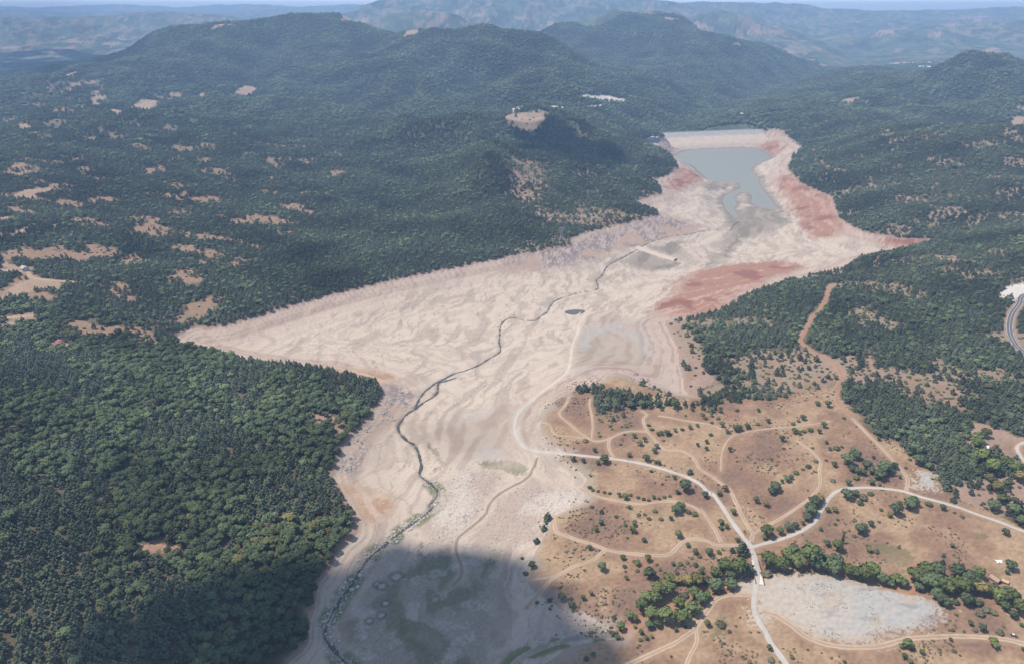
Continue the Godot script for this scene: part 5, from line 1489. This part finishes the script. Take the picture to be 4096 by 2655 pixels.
func build_people_things() -> void:
	# the bridge of the gravel road over the gully
	var br := thing("bridge", "short concrete bridge with red brown railings under the gravel road", "bridge", Vector3(189, 7.0, -423), deg_to_rad(-8))
	var deck := begin()
	box(deck, Vector3(-3.2, -0.9, -13), Vector3(3.2, 0.2, 13))
	put("deck", done(deck), paint(Color(0.5, 0.47, 0.43)), br)
	for s in [-1.0, 1.0]:
		var rail := begin()
		box(rail, Vector3(s * 3.05 - 0.16, 0.21, -13), Vector3(s * 3.05 + 0.16, 1.25, 13))
		put("railing", done(rail), paint(Color(0.17, 0.075, 0.05)), br)
	# a parked car
	var car := thing("parked_car", "dark grey hatchback with pale roof parked beside the quarry track", "car", ground_at(342.5, 356.5) + Vector3(0, 0.05, 0), deg_to_rad(-28))
	var st := begin()
	box(st, Vector3(-2.1, 0.35, -0.85), Vector3(2.1, 0.85, 0.85))
	box(st, Vector3(-2.0, 0.85, -0.8), Vector3(1.9, 0.98, 0.8))
	put("body", done(st), paint(Color(0.07, 0.075, 0.085), 0.3, 0.6), car)
	var cab := begin()
	var lo := [Vector3(-1.7, 0.98, -0.76), Vector3(0.9, 0.98, -0.76), Vector3(0.9, 0.98, 0.76), Vector3(-1.7, 0.98, 0.76)]
	var hi := [Vector3(-1.3, 1.46, -0.62), Vector3(0.2, 1.46, -0.62), Vector3(0.2, 1.46, 0.62), Vector3(-1.3, 1.46, 0.62)]
	for k in 4:
		quad(cab, lo[(k + 1) % 4], lo[k], hi[k], hi[(k + 1) % 4])
	put("window", done(cab), paint(Color(0.02, 0.025, 0.03), 0.1, 0.6), car)
	var top := begin()
	box(top, Vector3(-1.32, 1.45, -0.64), Vector3(0.22, 1.5, 0.64))
	put("roof", done(top), paint(Color(0.55, 0.57, 0.6), 0.3, 0.6), car)
	for x in [-1.3, 1.3]:
		for z in [-0.8, 0.8]:
			var wh := CylinderMesh.new()
			wh.top_radius = 0.33
			wh.bottom_radius = 0.33
			wh.height = 0.22
			wh.radial_segments = 14
			var wo := put("wheel", wh, paint(Color(0.02, 0.02, 0.02)), car)
			wo.position = Vector3(x, 0.33, z)
			wo.rotation.x = PI / 2
	for z in [-0.6, 0.6]:
		var hl := begin()
		box(hl, Vector3(2.1, 0.6, z - 0.18), Vector3(2.14, 0.76, z + 0.18))
		put("headlight", done(hl), paint(Color(0.8, 0.8, 0.8), 0.1), car)
	# power poles
	for t in [[38.5, 643.0, 11.0, "wooden power pole on the knoll by the shore track"], [290.7, 529.8, 11.0, "wooden power pole beside the bush north of the gravel lane"], [149.5, 372.7, 9.0, "white lattice pole in the bushes west of the gravel flat"]]:
		var po := thing("power_pole", t[3], "pole", ground_at(t[0], t[1]))
		var ps := begin()
		bar(ps, Vector3(0, -0.5, 0), Vector3(0, t[2], 0), 0.2, 0.14, 8)
		put("post", done(ps), paint(Color(0.36, 0.33, 0.30)), po)
		var arm := begin()
		box(arm, Vector3(-1.3, t[2] - 1.0, -0.1), Vector3(1.3, t[2] - 0.8, 0.1))
		put("crossarm", done(arm), paint(Color(0.33, 0.31, 0.29)), po)
		for k in 3:
			var ins := begin()
			bar(ins, Vector3(-1.1 + k * 1.1, t[2] - 0.8, 0), Vector3(-1.1 + k * 1.1, t[2] - 0.45, 0), 0.08, 0.06, 6)
			put("insulator", done(ins), paint(Color(0.5, 0.48, 0.45), 0.3), po)
	var py := thing("pylon", "grey lattice pylon rising from the pines on the peninsula", "pylon", ground_at(94, 1300))
	var legs := [Vector3(-3, -1, -3), Vector3(3, -1, -3), Vector3(3, -1, 3), Vector3(-3, -1, 3)]
	for k in 4:
		var lg := begin()
		bar(lg, legs[k], legs[k] * Vector3(0.18, 0, 0.18) + Vector3(0, 27, 0), 0.3, 0.2, 4)
		put("leg", done(lg), paint(Color(0.42, 0.43, 0.44), 0.5), py)
	var brace := begin()
	for y in 7:
		var s0 := 1.0 - y * 0.115
		var s1 := 1.0 - (y + 1) * 0.115
		for k in 4:
			var p: Vector3 = legs[k] * Vector3(s0, 0, s0) + Vector3(0, y * 3.6, 0)
			var q: Vector3 = legs[(k + 1) % 4] * Vector3(s1, 0, s1) + Vector3(0, (y + 1) * 3.6, 0)
			bar(brace, p, q, 0.13, 0.13, 3)
	put("brace", done(brace), paint(Color(0.42, 0.43, 0.44), 0.5), py)
	for y in [19.0, 22.5, 26.0]:
		var am := begin()
		box(am, Vector3(-6, y, -0.25), Vector3(6, y + 0.5, 0.25))
		put("arm", done(am), paint(Color(0.42, 0.43, 0.44), 0.5), py)
	# farm buildings
	house("farmhouse", "red roofed farmhouse in a clearing of the left woods", "", ground_at(-561, 795), 0.5, 8, 14, 3.4, Color(0.36, 0.31, 0.27), Color(0.20, 0.10, 0.085), true)
	house("barn", "long white roofed barn on the far left slope", "", ground_at(-1620, 2428), 1.35, 14, 42, 4.0, Color(0.5, 0.48, 0.45), Color(0.62, 0.64, 0.66), true)
	house("farmhouse", "grey house beside the white road in the left valley", "", ground_at(-741, 1022), 0.9, 9, 12, 3.5, Color(0.5, 0.47, 0.44), Color(0.36, 0.30, 0.27), true)
	house("shed", "half ruined beige shed behind the tree belt", "", ground_at(361, 408), 0.5, 4.4, 6.0, 2.0, Color(0.30, 0.23, 0.18), Color(0.30, 0.22, 0.17), true)
	house("shed", "small shed with tan board roof beside the ruined shed", "", ground_at(367, 405.5), 0.9, 2.6, 3.6, 1.6, Color(0.30, 0.23, 0.18), Color(0.40, 0.31, 0.2), true)
	var tarp := begin()
	for k in 8:
		for j in 4:
			var hgt := func(i: int, q: int) -> Vector3: return Vector3(i * 0.6 - 2.4, 0.35 + 0.3 * sin(i * 1.7 + q) + 0.25 * cos(q * 2.3 + i), q * 0.7 - 1.4)
			quad(tarp, hgt.call(k, j + 1), hgt.call(k + 1, j + 1), hgt.call(k + 1, j), hgt.call(k, j))
	var tp := put("tarpaulin", done(tarp), paint(Color(0.72, 0.73, 0.74), 0.6))
	tp.position = ground_at(376, 427)
	tag(tp, "crumpled white tarpaulin lying in the eastern field", "tarpaulin")
	house("hut", "white hut among the trees beside the eastern forest", "", ground_at(457, 573), 0.3, 4.0, 6.0, 2.6, Color(0.7, 0.69, 0.67), Color(0.7, 0.69, 0.67), true)
	for t in [[1053, 3140, "pale house on the valley side behind the dam"], [1110, 3152, "white roofed house right of the road behind the dam"], [900, 2872, "small house among trees just below the dam"], [980, 3020, "low farm shed in the green valley beyond the dam"]]:
		house("house", t[2], "", ground_at(t[0], t[1]), 0.4, 13, 18, 6, Color(0.6, 0.57, 0.53), Color(0.5, 0.42, 0.38), false)
	for k in 3:
		house("greenhouse", "long white greenhouse in the woods of the right hill", "white greenhouses on the right hill", ground_at(1376 + k * 17, 2655 - k * 4), 0.1, 9, 30, 2.2, Color(0.6, 0.62, 0.62), Color(0.62, 0.63, 0.62), false)
	for k in 46:
		var t := rng.randf()
		var p := Vector2(2700, 5480).lerp(Vector2(3300, 5120), t) + Vector2(rng.randfn() * 70.0, rng.randfn() * 120.0)
		var roof: Color = [Color(0.42, 0.22, 0.16), Color(0.55, 0.5, 0.46), Color(0.36, 0.2, 0.15)][rng.randi() % 3]
		house("house", "white walled house of the distant village in the valley", "houses of the distant village", ground_at(p.x, p.y), rng.randf() * PI, rng.randf_range(12, 17), rng.randf_range(14, 24), rng.randf_range(6, 11), Color(0.72, 0.7, 0.67), roof, false)
	for k in 3:
		house("factory_hall", "long pale factory hall at the edge of the distant village", "factory halls by the distant village", ground_at(2700 + k * 55, 4950 - k * 22), 1.2, 26, 70, 8, Color(0.6, 0.64, 0.6), Color(0.55, 0.62, 0.56), false)


func cloud(called_label: String, puffs: Array, squash: float, seed_: int) -> void:
	var r := RandomNumberGenerator.new()
	r.seed = seed_
	var ico := ico_points()
	var st := begin()
	st.set_smooth_group(0)
	for q in puffs:
		var c: Vector3 = q[0]
		var rad: float = q[1]
		var p := []
		for k in ico[0]:
			p.append(c + k * Vector3(rad, rad * squash, rad) * r.randf_range(0.85, 1.15))
		for k in ico[1]:
			st.add_vertex(p[k])
	var o := put("cloud", done(st), paint(Color(0.9, 0.9, 0.9), 1.0))
	tag(o, called_label, "cloud")


func shade(outline: Array, ground: float, up: float, size: float, count: int, squash: float, seed_: int, label: String) -> void:
	# a cloud that stands where the sun's way to its shadow on the ground passes
	var poly := pts(outline)
	var r := RandomNumberGenerator.new()
	r.seed = seed_
	var b := Rect2(poly[0], Vector2.ZERO)
	for p in poly:
		b = b.expand(p)
	var back := -sun_dir * ((up - ground) / -sun_dir.y)
	var puffs := []
	var edge := smooth_line(poly, size * 0.55)
	for p in edge:
		var q := p.lerp(b.get_center(), 0.2)
		puffs.append([Vector3(q.x, ground, -q.y) + back + Vector3(0, r.randf() * size * 0.3, 0), size * r.randf_range(0.3, 0.6)])
	var k := 0
	while k < count:
		var p := Vector2(r.randf_range(b.position.x, b.end.x), r.randf_range(b.position.y, b.end.y))
		if Geometry2D.is_point_in_polygon(p, poly):
			p = p.lerp(b.get_center(), 0.16)
			puffs.append([Vector3(p.x, ground, -p.y) + back + Vector3(0, r.randf() * size * 0.8, 0), size * r.randf_range(0.5, 0.9)])
			k += 1
	cloud(label, puffs, squash, seed_)


const sun_dir := Vector3(0.464, -0.883, 0.073)


func _ready() -> void:
	rng.seed = 4242
	var cam := Camera3D.new()
	cam.name = "camera"
	cam.position = Vector3(0, 400, 0)
	cam.rotation_degrees = Vector3(-24.2, 0, 0)
	cam.fov = 50.1
	cam.near = 1.0
	cam.far = 40000.0
	add_child(cam)
	cam.current = true
	var env := Environment.new()
	env.background_mode = Environment.BG_SKY
	var sky := ProceduralSkyMaterial.new()
	sky.sky_top_color = Color(0.48, 0.555, 0.67)
	sky.sky_horizon_color = Color(0.88, 0.90, 0.925)
	sky.sky_curve = 0.12
	sky.ground_bottom_color = Color(0.25, 0.25, 0.22)
	sky.ground_horizon_color = Color(0.60, 0.68, 0.78)
	env.sky = Sky.new()
	env.sky.sky_material = sky
	env.background_energy_multiplier = 1.25
	env.tonemap_mode = Environment.TONE_MAPPER_LINEAR
	env.tonemap_exposure = 1.5
	env.fog_enabled = true
	env.fog_density = 0.000112
	env.fog_light_color = Color(0.66, 0.81, 1.0)
	env.sdfgi_enabled = true
	env.ssao_enabled = true
	env.ssil_enabled = true
	var we := WorldEnvironment.new()
	we.name = "environment"
	we.environment = env
	add_child(we)
	var sun := DirectionalLight3D.new()
	sun.name = "sun"
	sun.light_energy = 1.42
	sun.light_color = Color(1.0, 0.955, 0.885)
	sun.light_angular_distance = 0.6
	sun.shadow_enabled = true
	add_child(sun)
	sun.look_at_from_position(Vector3.ZERO, sun_dir, Vector3.UP)

	var t0 := Time.get_ticks_msec()
	survey()
	print("survey ", Time.get_ticks_msec() - t0)
	build_ground()
	print("ground ", Time.get_ticks_msec() - t0)
	build_water()
	build_tracks()
	build_dam()
	print("dam ", Time.get_ticks_msec() - t0)
	grow_stock()
	build_people_things()
	build_meadow_trees()
	build_forest()
	print("forest ", Time.get_ticks_msec() - t0)
	build_ground_cover()
	shade([-275, 312, -251, 360, -201, 403, -164, 418, -131, 426, -108, 447, -81, 457, -63, 450, -46, 454, -24, 443, -7, 447, 9, 442, 16, 418, 10, 399, 35, 394, 37, 386, 32, 369, 48, 363, 62, 355, 78, 342, 78, 310, -158, 307, -254, 297], 4.0, 1900.0, 46.0, 150, 0.5, 60, "white cumulus cloud high above the near valley shading the stony bed")
	shade([7, 2257, 83, 2261, 124, 2274, 165, 2296, 172, 2258, 242, 2225, 292, 2213, 257, 2143, 249, 1949, 218, 1857, 155, 1830, 98, 1890, 37, 1917, 7, 2169], 54.0, 1900.0, 80.0, 70, 0.5, 61, "white cumulus cloud high above the wooded peninsula")
	shade([-4503, 6502, -3874, 6616, -1940, 4017, -1701, 3923, -1768, 3617, -1796, 3236, -2244, 3466, -2915, 4142], 158.0, 2200.0, 260.0, 60, 0.5, 62, "broad white cloud high above the far left range")
	print("all ", Time.get_ticks_msec() - t0)
